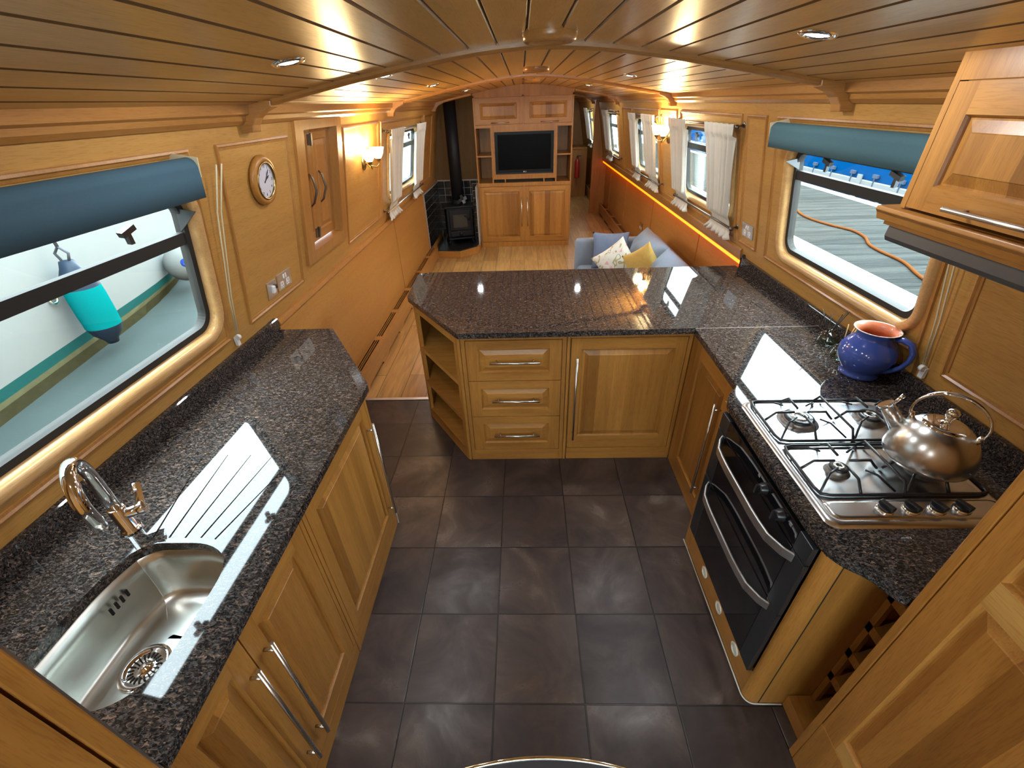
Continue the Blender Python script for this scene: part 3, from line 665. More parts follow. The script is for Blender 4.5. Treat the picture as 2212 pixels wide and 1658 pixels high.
m = MB(); m.tube([(-.686, 1.512, .002), (-.686, 1.514, .62)], .0035, 6); m.build('edge_sealant', SILI, u)

# ================================================================ WORKTOPS
def smooth_poly(pts, n=6):                                   # round every corner that carries a radius
    out = []; k = len(pts)
    for i, p in enumerate(pts):
        r = p[2] if len(p) > 2 else 0
        q = V(p[:2])
        if not r: out.append((q.x, q.y)); continue
        a = V(pts[i-1][:2]); b = V(pts[(i+1) % k][:2]); da = (a-q).normalized(); db = (b-q).normalized()
        p0, p2 = q+da*r, q+db*r
        for j in range(n+1):
            t = j/n; s = p0*(1-t)**2+q*2*t*(1-t)+p2*t*t; out.append((s.x, s.y))
    return out
ZT, ZB = .880, .850
def slab_obj(loops, name, par, z1=ZT, z0=ZB, bevel=.004):
    m = MB(); m.slab(loops, lambda a, b: V((a, b, z1)), lambda a, b: V((a, b, z0))); return m.build(name, GRAN, par, bevel=bevel, merge=1e-5)
SINKP = smooth_poly([(-1.078, .345, .03), (-1.078, .640, .09), (-1.035, .729, .05), (-.835, .729, .07), (-.772, .665, .05), (-.766, .50, .10), (-.775, .40, .05), (-.835, .34, .05)], 6)
wt = thing('worktop', 'brown speckled granite worktop holding the sink by the left window', 'worktop', (-1.0, 1.1, ZB))
grooves = []
for (a, b) in (((-1.026, .745), (-1.092, 1.068)), ((-.981, .745), (-1.010, 1.078)), ((-.936, .745), (-.930, 1.076)), ((-.892, .745), (-.853, 1.070)), ((-.850, .740), (-.768, 1.078))):
    a, b = V(a), V(b); d = (b-a).normalized(); n_ = V((-d.y, d.x))*.0028
    grooves.append([tuple(a+n_), tuple(a-n_), tuple(b-n_*.4), tuple(b+n_*.4)])
outl = smooth_poly([(-.660, .268), (-.660, 1.505, .012), (-1.011, 2.05, .012), (xl(2.05, ZT)+.006, 2.05), (xl(.268, ZT)+.006, .268)])
m = MB()
m.fill([outl, SINKP]+grooves, lambda a, b: V((a, b, ZT))); m.fill([outl, SINKP], lambda a, b: V((a, b, ZB)))
for lp in (outl, SINKP):
    n = len(lp); m.add([(x, y, ZT) for x, y in lp]+[(x, y, ZB) for x, y in lp], [(i, (i+1) % n, n+(i+1) % n, n+i) for i in range(n)])
for lp in grooves:
    m.add([(x, y, ZT) for x, y in lp]+[(x, y, ZT-.004) for x, y in lp], [(i, (i+1) % 4, 4+(i+1) % 4, 4+i) for i in range(4)]+[(4, 5, 6, 7)])
m.build('slab', GRAN, wt, merge=1e-5)
m = MB(); vs = []
for y in (.268, 1.2, 2.06):
    xw = xl(y, .91); vs += [(xw+.004, y, ZT), (xw+.028, y, ZT), (xw+.028, y, ZT+.056), (xw+.024, y, ZT+.060), (xw+.006, y, ZT+.060)]
m.add(vs, [(j*5+i, j*5+(i+1) % 5, (j+1)*5+(i+1) % 5, (j+1)*5+i) for j in range(2) for i in range(5)]+[(0, 1, 2, 3, 4), (14, 13, 12, 11, 10)]); m.build('upstand', GRAN, wt)
wt = thing('worktop', 'dark granite worktop turning from the peninsula round to the hob', 'worktop', (.5, 2.0, ZB))
slab_obj([smooth_poly([(-.664, 2.915, .03), (-.727, 2.88, .03), (-.712, 2.473, .015), (-.345, 1.957, .012), (.842, 1.968), (1.455, 1.968), (1.455, 2.905)])], 'peninsula_slab', wt)
slab_obj([smooth_poly([(.842, 1.9665), (.833, 1.445, .02), (.775, 1.386, .03), (.757, 1.34, .02), (.752, .76, .06), (.765, .675, .05), (.822, .645, .03), (.842, .60, .02), (.862, .572), (1.455, .572), (1.455, 1.9665)])], 'hob_slab', wt)
m = MB(); m.box(1.441, 1.461, .572, 2.905, ZT, ZT+.060); m.build('upstand', GRAN, wt, bevel=.003)
m = MB(); m.box(1.441, 1.462, 2.885, 2.905, ZT+.0, ZT+.075); m.build('end_upstand', GRAN, wt, bevel=.003)

m = MB(); m.box(.845, 1.44, 1.9668, 1.9678, .872, ZT+.0004); m.build('joint_sealant', SILI, wt)
# ================================================================ SINK AND TAP
sk = thing('kitchen_sink', 'stainless steel undermount sink bowl with round basket strainer', 'sink', (-.93, .53, .70))
m = MB(); cx, cy = -.925, .535
def shr(s, z, dx=0, dy=0): return [(cx+(x-cx)*s+dx, cy+(y-cy)*s+dy, z) for x, y in SINKP]
rings = [shr(1.035, ZB-.001), shr(1.0, ZB-.002), shr(.985, .80), shr(.965, .74), shr(.93, .705), shr(.86, .688), shr(.70, .684), shr(.30, .681)]
k = len(SINKP); m.add([p for r in rings for p in r], [(j*k+i, j*k+(i+1) % k, (j+1)*k+(i+1) % k, (j+1)*k+i) for j in range(len(rings)-1) for i in range(k)]+[[(len(rings)-1)*k+i for i in range(k)]], True)
m.build('bowl', SINKST, sk)
m = MB(); dr = V((-.972, .508, .6825)); m.lathe([(.058, 0), (.056, .004), (.044, .0045), (.041, .0015), (.030, .001), (.012, .0012), (.009, .006), (.0005, .007)], dr, (0, 0, 1), 36); d = m.build('strainer', CHROME, sk)
m = MB()
for i in range(20):
    a = 2*pi*i/20; m.ob(dr+V((0, 0, .0015)), (cos(a), sin(a), 0), (-sin(a), cos(a), 0), (0, 0, 1), (.024, .036), (-.0017, .0017), (0, .0012))
m.build('strainer_slots', DARKIN, d)
m = MB()
for y in (.585, .602, .619, .636): m.ob((-1.058, y, .80), (0, 1, 0), (.1, 0, 1), (1, 0, -.1), (-.003, .003), (-.012, .012), (0, .004))
m.build('overflow', DARKIN, sk)
tp_ = thing('kitchen_tap', 'chrome gooseneck mixer tap standing behind the sink', 'tap', (-1.11, .775, ZT))
m = MB(); b0 = V((-1.11, .775, ZT)); m.lathe([(.026, 0), (.026, .004), (.022, .010), (.0195, .012), (.0195, .085), (.017, .088), (.0005, .088)], b0, (0, 0, 1), 28, capa=True); m.build('body', CHROME, tp_)
dv = V((.60, -.80, 0)).normalized(); R_ = .070; pth = [b0+V((0, 0, .08)), b0+V((0, 0, .14)), b0+V((0, 0, .20))]
for i in range(1, 15):
    a = pi*i/14*1.05; pth.append(b0+V((0, 0, .205))+dv*(R_-R_*cos(a))+V((0, 0, R_*1.15*sin(a))))
pth.append(pth[-1]+V((-.002, .003, -.028))); pth.append(pth[-1]+V((0, 0, -.02)))
m = MB(); m.tube(pth, .0155, 16); m.build('spout', CHROME, tp_)
m = MB(); sdv = V((.85, .50, 0)).normalized(); m.cyl(b0+V((0, 0, .058)), b0+V((0, 0, .058))+sdv*.040, .016, 18); m.cyl(b0+V((0, 0, .058))+sdv*.040, b0+V((0, 0, .061))+sdv*.056, .019, 18)
m.ob(b0+V((0, 0, .062))+sdv*.05, V((-.3, .6, .9)).normalized(), sdv, V((.9, .3, .1)).normalized(), (0, .07), (-.006, .006), (-.004, .004)); m.build('lever', CHROME, tp_, bevel=.002)

# ================================================================ HOB
hb = thing('gas_hob', 'stainless steel four burner gas hob let into the granite', 'hob', (1.04, 1.05, ZT))
m = MB(); x0, x1, y0, y1 = .792, 1.300, .763, 1.332
rg = [(0, ZT+.0005), (.004, ZT+.006), (.012, ZT+.010), (.020, ZT+.010), (.030, ZT+.007)]
vs = [(a, b, z) for i, z in rg for a, b in rrect(x0+i, x1-i, y0+i, y1-i, .03, 6)]; k = 24
m.add(vs, [(j*k+i, j*k+(i+1) % k, (j+1)*k+(i+1) % k, (j+1)*k+i) for j in range(len(rg)-1) for i in range(k)], True)
m.add(vs[-k:], [list(range(k))])
m.build('plate', HOBST, hb)
m = MB(); rg = [(0, ZT+.007), (.004, ZT+.0125), (.010, ZT+.0135)]
vs = [(a, b, z) for i, z in rg for a, b in rrect(.815+i, 1.285-i, .785+i, .852-i, .018, 6)]
m.add(vs, [(j*k+i, j*k+(i+1) % k, (j+1)*k+(i+1) % k, (j+1)*k+i) for j in range(2) for i in range(k)], True); m.add(vs[-k:], [list(range(k))]); m.build('control_strip', HOBST, hb)
for i, kx in enumerate((.962, 1.030, 1.098, 1.163)):
    q = MB(); q.lathe([(.020, 0), (.0205, .004), (.018, .008)], (kx, .813, ZT+.0135), (0, 0, 1), 24, capb=True); kb = q.build('knob', CHROME, hb)
    q = MB(); q.lathe([(.0175, .008), (.017, .014), (.0005, .014)], (kx, .813, ZT+.0135), (0, 0, 1), 20); q.ob((kx, .813, ZT+.0135), V((.35, -1, 0)).normalized(), V((1, .35, 0)).normalized(), (0, 0, 1), (-.019, .019), (-.007, .007), (.012, .025)); q.build('knob_grip', BLACKPL, kb, bevel=.002)
for (bx, by, br) in ((.942, 1.212, .048), (1.185, 1.215, .036), (.930, .968, .026), (1.18, .968, .036)):
    q = MB(); q.lathe([(br*1.35, 0), (br*1.3, .002), (br*1.05, .003), (br*1.05, .012), (br*.95, .016), (br*.92, .016)], (bx, by, ZT+.007), (0, 0, 1), 32); kb = q.build('burner', plain('burner_casting', (.22, .21, .20), .4, .8), hb)
    q = MB(); q.lathe([(br*.98, .016), (br*.98, .020), (br*.85, .022), (br*.45, .0225), (br*.42, .0215), (.0005, .0215)], (bx, by, ZT+.007), (0, 0, 1), 32); q.build('burner_cap', BLACKIRON, kb); q = MB(); q.lathe([(br*.62, .0225), (br*.60, .0245), (br*.30, .0245), (br*.28, .0225)], (bx, by, ZT+.007), (0, 0, 1), 28); q.build('burner_ring', STEEL, kb)
def pan_support(x0, x1, y0, y1, cs):
    m = MB(); zf, zt, r = ZT+.014, ZT+.046, .0042
    c = .03
    m.tube([(x0, y0+c, zf), (x0, y1-c, zf), (x0+.006, y1-.006, zf), (x0+c, y1, zf), (x1-c, y1, zf), (x1-.006, y1-.006, zf), (x1, y1-c, zf), (x1, y0+c, zf), (x1-.006, y0+.006, zf), (x1-c, y0, zf), (x0+c, y0, zf), (x0+.006, y0+.006, zf)], r*1.15, 8, closed=True)
    for bx in cs:
        by = (y0+y1)/2; hw = (x1-x0)/4
        for sx, sy in ((1, 0), (-1, 0), (0, 1), (0, -1)):
            ex, ey = (bx+sx*(hw-.004), by) if sx else (bx, (y1 if sy > 0 else y0))
            ix, iy = bx+sx*.022, by+sy*.022
            mx, my = ex-sx*.03, ey-sy*.03
            m.tube([(ex, ey, zf), (ex-sx*.012, ey-sy*.012, zf+.012), (mx, my, zt), (ix, iy, zt)], r, 8)
        m.tube([(bx-hw+.01, y0+.01, zf), (bx-hw*.55, by-.05, zt-.004), (bx-.03, by-.03, zt)], r*.8, 8)
        m.tube([(bx+hw-.01, y1-.012, zf), (bx+hw*.6, by+.06, zt-.004), (bx+.035, by+.035, zt)], r*.8, 8)
        m.tube([(bx-hw+.015, y1-.01, zf), (bx-hw*.55, by+.06, zt-.002), (bx-.04, by+.04, zt)], r*.8, 8)
        m.tube([(bx+hw-.015, y0+.012, zf), (bx+hw*.55, by-.06, zt-.002), (bx+.04, by-.04, zt)], r*.8, 8)
    xm = (x0+x1)/2; m.tube([(xm, y0, zf), (xm, y0+.02, zt), (xm, y1-.02, zt), (xm, y1, zf)], r, 8)
    for cx_, cy_ in ((x0, y0+.06), (x1, y0+.06), (x0, y1-.06), (x1, y1-.06), (xm, y0), (xm, y1)): m.cyl((cx_, cy_, ZT+.008), (cx_, cy_, zf), r*.9, 8)
    return m.build('pan_support', BLACKIRON, hb)
pan_support(.824, 1.292, 1.100, 1.324, (.942, 1.178)); pan_support(.822, 1.288, .868, 1.078, (.935, 1.175))

# ================================================================ KETTLE, JUG, DIFFUSERS
KC = V((1.165, .970, ZT+.0505))
kt = thing('kettle', 'brushed steel whistling kettle on the right of the hob', 'kettle', KC)
m = MB(); m.lathe([(.0005, 0), (.090, 0), (.096, .003), (.103, .010), (.106, .022), (.105, .042), (.098, .070), (.084, .098), (.064, .119), (.050, .127), (.046, .129)], KC, (0, 0, 1), 48); m.build('body', STEEL, kt)
m = MB(); m.lathe([(.052, .125), (.050, .130), (.040, .134), (.024, .135), (.012, .138), (.007, .142), (.008, .150), (.014, .160), (.015, .170), (.010, .178), (.0005, .181)], KC, (0, 0, 1), 32); m.build('lid', CHROME, kt)
sp0 = KC+V((-.050, .072, .068)); sd_ = V((-.50, .55, .80)).normalized()
m = MB(); m.tube([sp0-sd_*.02, sp0+sd_*.03, sp0+sd_*.072], [.026, .021, .018], 20); s_ = m.build('spout', STEEL, kt)
m = MB(); m.tube([sp0+sd_*.070, sp0+sd_*.078], [.021, .021], 20); m.tube([sp0+sd_*.08+V((.012, -.012, 0)), sp0+sd_*.09+V((.022, -.02, .012)), sp0+sd_*.10+V((.036, -.028, .022))], [.006, .005, .007], 10, flat=(1, .6)); m.build('spout_cap', CHROME, s_)
hd = V((-.62, .78, 0)).normalized(); m = MB(); pth = []
for i in range(23):
    a = -.35+(pi+.70)*i/22; pth.append(KC+V((0, 0, .150))+hd*(.082*cos(a))+V((0, 0, .075*sin(a)+.0)))
vs = []; sd2 = V((-hd.y, hd.x, 0))
for p in pth:
    rad = (p-(KC+V((0, 0, .15)))).normalized()
    vs += [p+sd2*.014-rad*.003, p+sd2*.014+rad*.003, p-sd2*.014+rad*.003, p-sd2*.014-rad*.003]
n = len(pth); m.add(vs, [(i*4+k, i*4+(k+1) % 4, (i+1)*4+(k+1) % 4, (i+1)*4+k) for i in range(n-1) for k in range(4)]+[(3, 2, 1, 0), (n*4-4, n*4-3, n*4-2, n*4-1)], True)
for p in (pth[0], pth[-1]): m.cyl(p+V((0, 0, .006)), KC+(p-KC)*.86+V((0, 0, -.012)), .007, 10)
m.build('handle', CHROME, kt)
JC = V((1.348, 1.528, ZT+.0005))
jg = thing('jug', 'cobalt blue glazed jug with terracotta inside on the granite', 'jug', JC)
jp = [(.0005, 0), (.062, 0), (.068, .004), (.068, .012), (.062, .020), (.070, .034), (.090, .065), (.098, .095), (.094, .122), (.078, .147), (.062, .162), (.058, .172), (.066, .188), (.076, .197)]
m = MB(); m.lathe(jp, JC, (0, 0, 1), 48); m.build('body', JUGB, jg)
m = MB(); m.lathe([(.076, .197), (.0775, .1985), (.075, .200), (.072, .1985)], JC, (0, 0, 1), 48); m.build('rim', plain('unglazed_rim', (.66, .50, .42), .35), jg)
m = MB(); m.lathe([(.072, .1985), (.060, .188), (.052, .172), (.056, .160), (.072, .145), (.088, .122), (.092, .095), (.084, .065), (.06, .03), (.0005, .02)], JC, (0, 0, 1), 48); m.build('lining', TERRA, jg)
hv = V((.55, -.83, 0)).normalized(); pth = [JC+hv*.066+V((0, 0, .178)), JC+hv*.088+V((0, 0, .186)), JC+hv*.116+V((0, 0, .178)), JC+hv*.132+V((0, 0, .150)), JC+hv*.132+V((0, 0, .115)), JC+hv*.118+V((0, 0, .082)), JC+hv*.092+V((0, 0, .055)), JC+hv*.070+V((0, 0, .038))]
m = MB(); m.tube(pth, [.012, .013, .013, .0125, .012, .0115, .011, .009], 14, flat=(1.15, .8)); m.build('handle', JUGB, jg)
def diffuser(c, label, reeds, rm, fill):
    c = V(c); t = thing('reed_diffuser', label, 'diffuser', c, 'reed diffusers beside the blue jug')
    m = MB(); m.lathe([(.0005, .001), (.040, .001), (.043, .006), (.042, .014), (.035, .040), (.032, .050), (.020, .056), (.013, .060), (.013, .074), (.011, .074)], c, (0, 0, 1), 32); m.build('bottle', BOTTLE, t)
    m = MB(); m.lathe([(.0005, .005), (.037, .005), (.0365, fill), (.0005, fill)], c, (0, 0, 1), 28); m.build('scented_oil', OILG, t)
    for e in reeds:
        m = MB(); e = V(e); m.cyl(c+V((-e.x*.25, -e.y*.25, .008)), c+e, .0018, 6); m.build('reed', rm, t)
diffuser((1.372, 1.792, ZT+.0005), 'glass reed diffuser with black reeds by the granite upstand', [(-.055, .02, .158), (-.008, .02, .135), (.045, .004, .155), (.052, 0, .152), (.05, .03, .125)], REEDK, .022)
diffuser((1.352, 1.662, ZT+.0005), 'glass reed diffuser with pale reeds half hidden behind the blue jug', [(-.008, .008, .150), (.05, .012, .165), (.056, .004, .16), (.046, .03, .15)], REED, .030)

# ================================================================ WALL CUPBOARD AND HOOD
u = thing('wall_cupboard', 'oak wall cupboard with panelled door hung above the hob', 'cupboard', (1.2, .95, 1.57))
xc, yE, yS = 1.02, 1.268, .565
m = MB(); m.box(xc+.022, 1.315, yS, yE, 1.578, 1.845); m.box(xc, xc+.022, yE-.018, yE, 1.578, 1.915); m.box(xc, xc+.022, yS, yE-.018, 1.858, 1.915); m.build('carcass', OAKZ, u, bevel=.001)
m = MB(); door_faces(m, (xc, yE-.020, 1.582), (0, -1, 0), (0, 0, 1), (-1, 0, 0), yE-.022-yS, .274, st=.056, rl=.056, top=.064); d = m.build('door', [OAKZ, OAKY, OAKZY], u)
bar_handle(d, (xc, 1.105, 1.604), (xc, .75, 1.604), (-1, 0, 0), off=.028)
m = MB(); m.extr([(xc-.012, 1.538), (1.31, 1.538), (1.31, 1.574), (xc-.022, 1.574), (xc-.024, 1.564), (xc-.018, 1.556)], (0, yS, 0), (0, yE+.05, 0), (1, 0, 0), (0, 0, 1)); m.build('pelmet', OAKY, u, bevel=.002)
m = MB(); m.box(xc-.004, 1.30, yS, yE+.025, 1.528, 1.5375); m.build('lower_moulding', OAKY, u)
u = thing('cooker_hood', 'dark grey slimline cooker hood under the wall cupboard', 'cooker hood', (1.15, .9, 1.487))
m = MB(); m.extr([(xc+.004, 1.487), (1.34, 1.487), (1.34, 1.5275), (xc, 1.5275), (xc-.002, 1.50)], (0, yS, 0), (0, yE+.008, 0), (1, 0, 0), (0, 0, 1)); m.build('hood_body', GREYPL, u, bevel=.003)
m = MB(); m.box(xc+.06, 1.25, yS+.1, yE-.06, 1.4845, 1.487); m.build('grease_filter', ALU, u)

# ================================================================ CEILING FITTINGS
dls = [(-.622, 1.43), (.722, 1.36), (-.593, 2.30), (.698, 2.19), (-.599, 3.55), (.692, 3.40), (-.575, 5.42), (.682, 5.37), (.915, 7.02), (-.61, .25), (-.60, -.95), (.95, 9.6)]  # entries past the labelled ones are unseen downlights added for fill light
dlab = ['nearest downlight on the left half of the ceiling', 'nearest downlight on the right half of the ceiling, above the hob', 'left ceiling downlight just beyond the first arched beam', 'right ceiling downlight just beyond the first arched beam', 'left ceiling downlight midway between the two arched beams', 'right ceiling downlight midway between the two arched beams', 'left ceiling downlight in front of the stove pipe', 'right ceiling downlight in front of the television cabinet', 'ceiling downlight in the passage right of the television cabinet']
proto = None
for i, (x, y) in enumerate(dls):
    z = ceil_z(x); loc = V((x, y, z)); sl = (ceil_z(x+.01)-ceil_z(x-.01))/.02; nrm = V((sl, 0, -1)).normalized()
    lab = dlab[i] if i < len(dlab) else 'added recessed downlight out of view in the oak ceiling, for fill light'
    t = thing('downlight', lab, 'downlight', loc, 'recessed ceiling downlights')
    m = MB(); m.lathe([(.045, -.004), (.045, .002), (.040, .006), (.031, .005), (.028, .001)], loc, nrm, 28); m.build('trim_ring', CHROME, t)
    m = MB(); m.lathe([(.030, .0015), (.016, .0045), (.0005, .005)], loc, nrm, 24); m.build('lens', BULB, t)
    o = lamp('downlight_beam', 'SPOT', loc+V((0, 0, -.022)), SPOT_W, (.93, .97, 1), t, .03, math.radians(178))
for (x, y, lb) in ((.094, 1.80, 'round wooden roof vent ring nearest the camera'), (.097, 3.50, 'round wooden roof vent ring further along the ceiling'), (.10, 5.3, 'furthest round wooden roof vent ring, before the television cabinet')):
    t = thing('roof_vent', lb, 'roof vent', (x, y, ceil_z(x)), 'round roof vents')
    m = MB(); c = V((x, y, ceil_z(x))); m.lathe([(.088, -.006), (.090, .008), (.086, .022), (.074, .030), (.060, .026), (.054, .014), (.052, -.002)], c, (0, 0, -1), 40); m.build('ring', TRIMX, t)
    m = MB(); m.lathe([(.054, .012), (.030, .014), (.0005, .014)], c, (0, 0, -1), 32); m.build('cap', OAKX, t)

# ================================================================ WALL THINGS
def sconce(P, y, z, lab):
    nn = NL if P is PL else NR; base = P(y, z, .004)
    t = thing('wall_lamp', lab, 'wall lamp', base, 'twin wall lamps')
    m = MB(); m.lathe([(.0005, .016), (.018, .015), (.028, .008), (.032, 0)], base, nn, 24); 
    m2 = MB(); m2.lathe([(.0005, .018), (.020, .016), (.030, .008), (.034, 0)], V((0, 0, 0)), nn, 24)
    m2.v = [base+V((v.x, v.y, v.z*1.7)) for v in m2.v]; m2.build('back_plate', BRASS, t)
    for s in (-1, 1):
        e = base+nn*.085+V((0, s*.115, .012)); m = MB()
        m.tube([base+nn*.012, base+nn*.05+V((0, s*.02, -.022)), base+nn*.08+V((0, s*.06, -.026)), base+nn*.088+V((0, s*.10, -.012)), e], .0045, 8)
        m.lathe([(.006, -.006), (.016, 0), (.020, .012), (.021, .022)], e, (0, 0, 1), 16, capa=True); a = m.build('arm', BRASS, t)
        m = MB(); pr_ = [(.020, .016), (.030, .030), (.043, .052), (.047, .075), (.052, .092)]; seg = 32; o_ = len(m.v)
        m.lathe(pr_, e, (0, 0, 1), seg); m.v = [v+(V((v.x-e.x, v.y-e.y, 0))*(.08*cos(8*math.atan2(v.y-e.y, v.x-e.x)))*max(0, (v.z-e.z-.04)/.05)) for v in m.v]
        m.build('lamp_shade', WARM, a)
        lamp('lamp_bulb', 'POINT', e+V((0, 0, .10))+nn*.01, SCONCE_W, (1, .74, .36), t, .03)
    return t
sconce(PL, 3.66, 1.50, 'twin glass shade wall lamp lit on the left wall'); sconce(PR, 4.62, 1.535, 'twin glass shade wall lamp lit on the right wall between curtained windows')
# clock
ck0 = PL(2.15, 1.585, .003); uy = V((0, 1, 0)); uz = V((SL, 0, 1)).normalized(); ck = thing('wall_clock', 'round oak framed wall clock on the left wall panel', 'clock', ck0)
m = MB(); m.lathe([(.104, 0), (.106, .010), (.098, .022), (.086, .026), (.078, .020), (.076, .016)], ck0, NL, 48, capa=True); m.build('case', OAKZ, ck)
m = MB(); m.lathe([(.078, .020), (.080, .026), (.074, .027), (.073, .018)], ck0, NL, 48); m.build('bezel', BRASS, ck)
m = MB(); m.lathe([(.076, .0165), (.0005, .0165)], ck0, NL, 48); dl = m.build('dial', DIAL, ck)
Mx = Matrix((( uy.x*-1, uz.x, NL.x, 0), (uy.y*-1, uz.y, NL.y, 0), (uy.z*-1, uz.z, NL.z, 0), (0, 0, 0, 1)))
def text_mesh(txt, size, M, o, mat, name, par):
    cu = bpy.data.curves.new('txt', 'FONT'); cu.body = txt; cu.size = size; cu.align_x = 'CENTER'; cu.align_y = 'CENTER'; cu.extrude = .0004
    to = bpy.data.objects.new('txt', cu); C.objects.link(to); bpy.context.view_layer.update()
    me = bpy.data.meshes.new_from_object(to.evaluated_get(bpy.context.evaluated_depsgraph_get())); bpy.data.objects.remove(to); bpy.data.curves.remove(cu)
    me.transform(M.to_3x3().to_4x4())
    ob = bpy.data.objects.new(name, me); me.materials.clear(); me.materials.append(mat); C.objects.link(ob)
    base = V((0, 0, 0)); p_ = par
    while p_ is not None: base += p_.location; p_ = p_.parent
    ob.parent = par; ob.location = V(o)-base; return ob
# reading left-to-right from inside: +text x points toward +y on the left wall
ML = Matrix(((0, uz.x, NL.x), (1, uz.y, NL.y), (0, uz.z, NL.z))).to_4x4()
for h in range(1, 13):
    a = pi/2-h*pi/6; text_mesh(str(h), .017, ML, ck0+NL*.0172+uy*(.060*cos(a))+uz*(.060*sin(a)), INK, 'numeral', dl)
for nm, ang, ln, wd in (('hour_hand', pi/2-2*pi*(1.97/12), .036, .004), ('minute_hand', pi/2-2*pi*(6.2/60), .054, .003)):
    d_ = uy*cos(ang)+uz*sin(ang); p_ = uy*-sin(ang)+uz*cos(ang); m = MB(); m.ob(ck0+NL*.0185, d_, p_, NL, (-.012, ln), (-wd/2, wd/2), (0, .001)); m.ob(ck0+NL*.0185, d_, p_, NL, (ln*.55, ln*.8), (-wd, wd), (0, .001)); m.build(nm, INK, dl)
# sockets and switches
def plate(P, y0, y1, z0, z1, kind, lab, cat, grp=None):
    nn = NL if P is PL else NR; t = thing('wall_socket' if kind != 'switch' else 'light_switch', lab, cat, P((y0+y1)/2, z0, .002), grp)
    m = MB(); m.slab([rrect(y0, y1, z0, z1, .004, 3)], lambda a, b: P(a, b, .001), lambda a, b: P(a, b, .006)); m.build('face_plate', ALU, t)
    if kind == 'switch':
        m = MB(); yc, zc = (y0+y1)/2, (z0+z1)/2; m.ob(P(yc, zc, .006), (0, 1, 0), uz, nn, (-.012, .012), (-.018, .018), (0, .012)); m.build('rocker', WHITEPL, t, bevel=.002)
        m = MB(); m.ob(P(yc+.012, zc+.012, .006), (0, 1, 0), uz, nn, (0, .016), (-.010, .010), (0, .014)); m.build('plug', BLACKPL, t)
    else:
        zc = (z0+z1)/2
        for f in (.28, .72):
            y = y0+(y1-y0)*f; m = MB(); m.slab([rrect(y-.017, y+.017, zc-.034, zc+.0, .004, 3)], lambda a, b: P(a, b, .0055), lambda a, b: P(a, b, .0068)); g_ = m.build('outlet', WHITEPL, t)
            m = MB(); m.ob(P(y, zc-.008, .0068), (0, 1, 0), (0, 0, 1), nn, (-.002, .002), (-.005, .005), (0, .0004))
            for s in (-.009, .009): m.ob(P(y+s, zc-.024, .0068), (0, 1, 0), (0, 0, 1), nn, (-.003, .003), (-.002, .002), (0, .0004))
            m.build('outlet_slots', INK, g_)
            m = MB(); m.ob(P(y0+(y1-y0)*(.42 if f < .5 else .58), zc+.022, .006), (0, 1, 0), (0, 0, 1), nn, (-.006, .006), (-.010, .010), (0, .003)); m.build('rocker', WHITEPL, t)
plate(PL, 2.046, 2.135, 1.045, 1.13, 'switch', 'single steel plate with plug left of the double socket', 'switch')
plate(PL, 2.150, 2.296, 1.050, 1.135, 'socket', 'steel double socket on the left wall below the clock', 'socket', 'steel double sockets')
plate(PR, 2.805, 2.955, 1.070, 1.155, 'socket', 'steel double socket on the right wall beside the curtained window', 'socket', 'steel double sockets')
t = thing('wall_socket', 'small brass socket on the lower wall behind the sofa', 'socket', (1.529, 5.85, .42))
m = MB(); m.box(1.523, 1.5295, 5.80, 5.94, .40, .485); m.build('face_plate', BRASS, t, bevel=.001); m = MB(); m.box(1.520, 1.5235, 5.82, 5.85, .41, .44); m.box(1.520, 1.5235, 5.89, 5.92, .41, .44); m.build('outlet', WHITEPL, t)
# hatch doors (children of the hatch frame)
for (a, b, hy) in ((HATCH[0]+.004, 2.815, 2.755), (2.819, HATCH[1]-.004, 2.90)):
    m = MB(); O = PL(a, HATCH[2]+.006, -.036); door_faces(m, O, (0, 1, 0), uz, NL, b-a, (HATCH[3]-HATCH[2])*1.016-.016, st=.045, rl=.055, th=.018); d = m.build('hatch_door', [TRIMZ, TRIMY, TRIMZ], D1)
    m = MB(); c = PL(hy, 1.44, -.036); m.tube([c+uz*-.09, c+uz*-.07+NL*.016+uy*.004, c+NL*.032+uy*.014, c+uz*.07+NL*.016+uy*.004, c+uz*.09], [.004, .006, .007, .006, .004], 10); m.build('pull_handle', DKMETAL, d)
    if a < 2.7:
        for zz in (1.70, 1.19):
            m = MB(); m.ob(PL(2.817, zz, -.036), uy, uz, NL, (-.045, .0), (-.028, .028), (0, .006)); m.ob(PL(2.817, zz, -.036), uy, uz, NL, (-.012, .004), (-.032, .032), (0, .012)); m.build('hinge', DKMETAL, d)
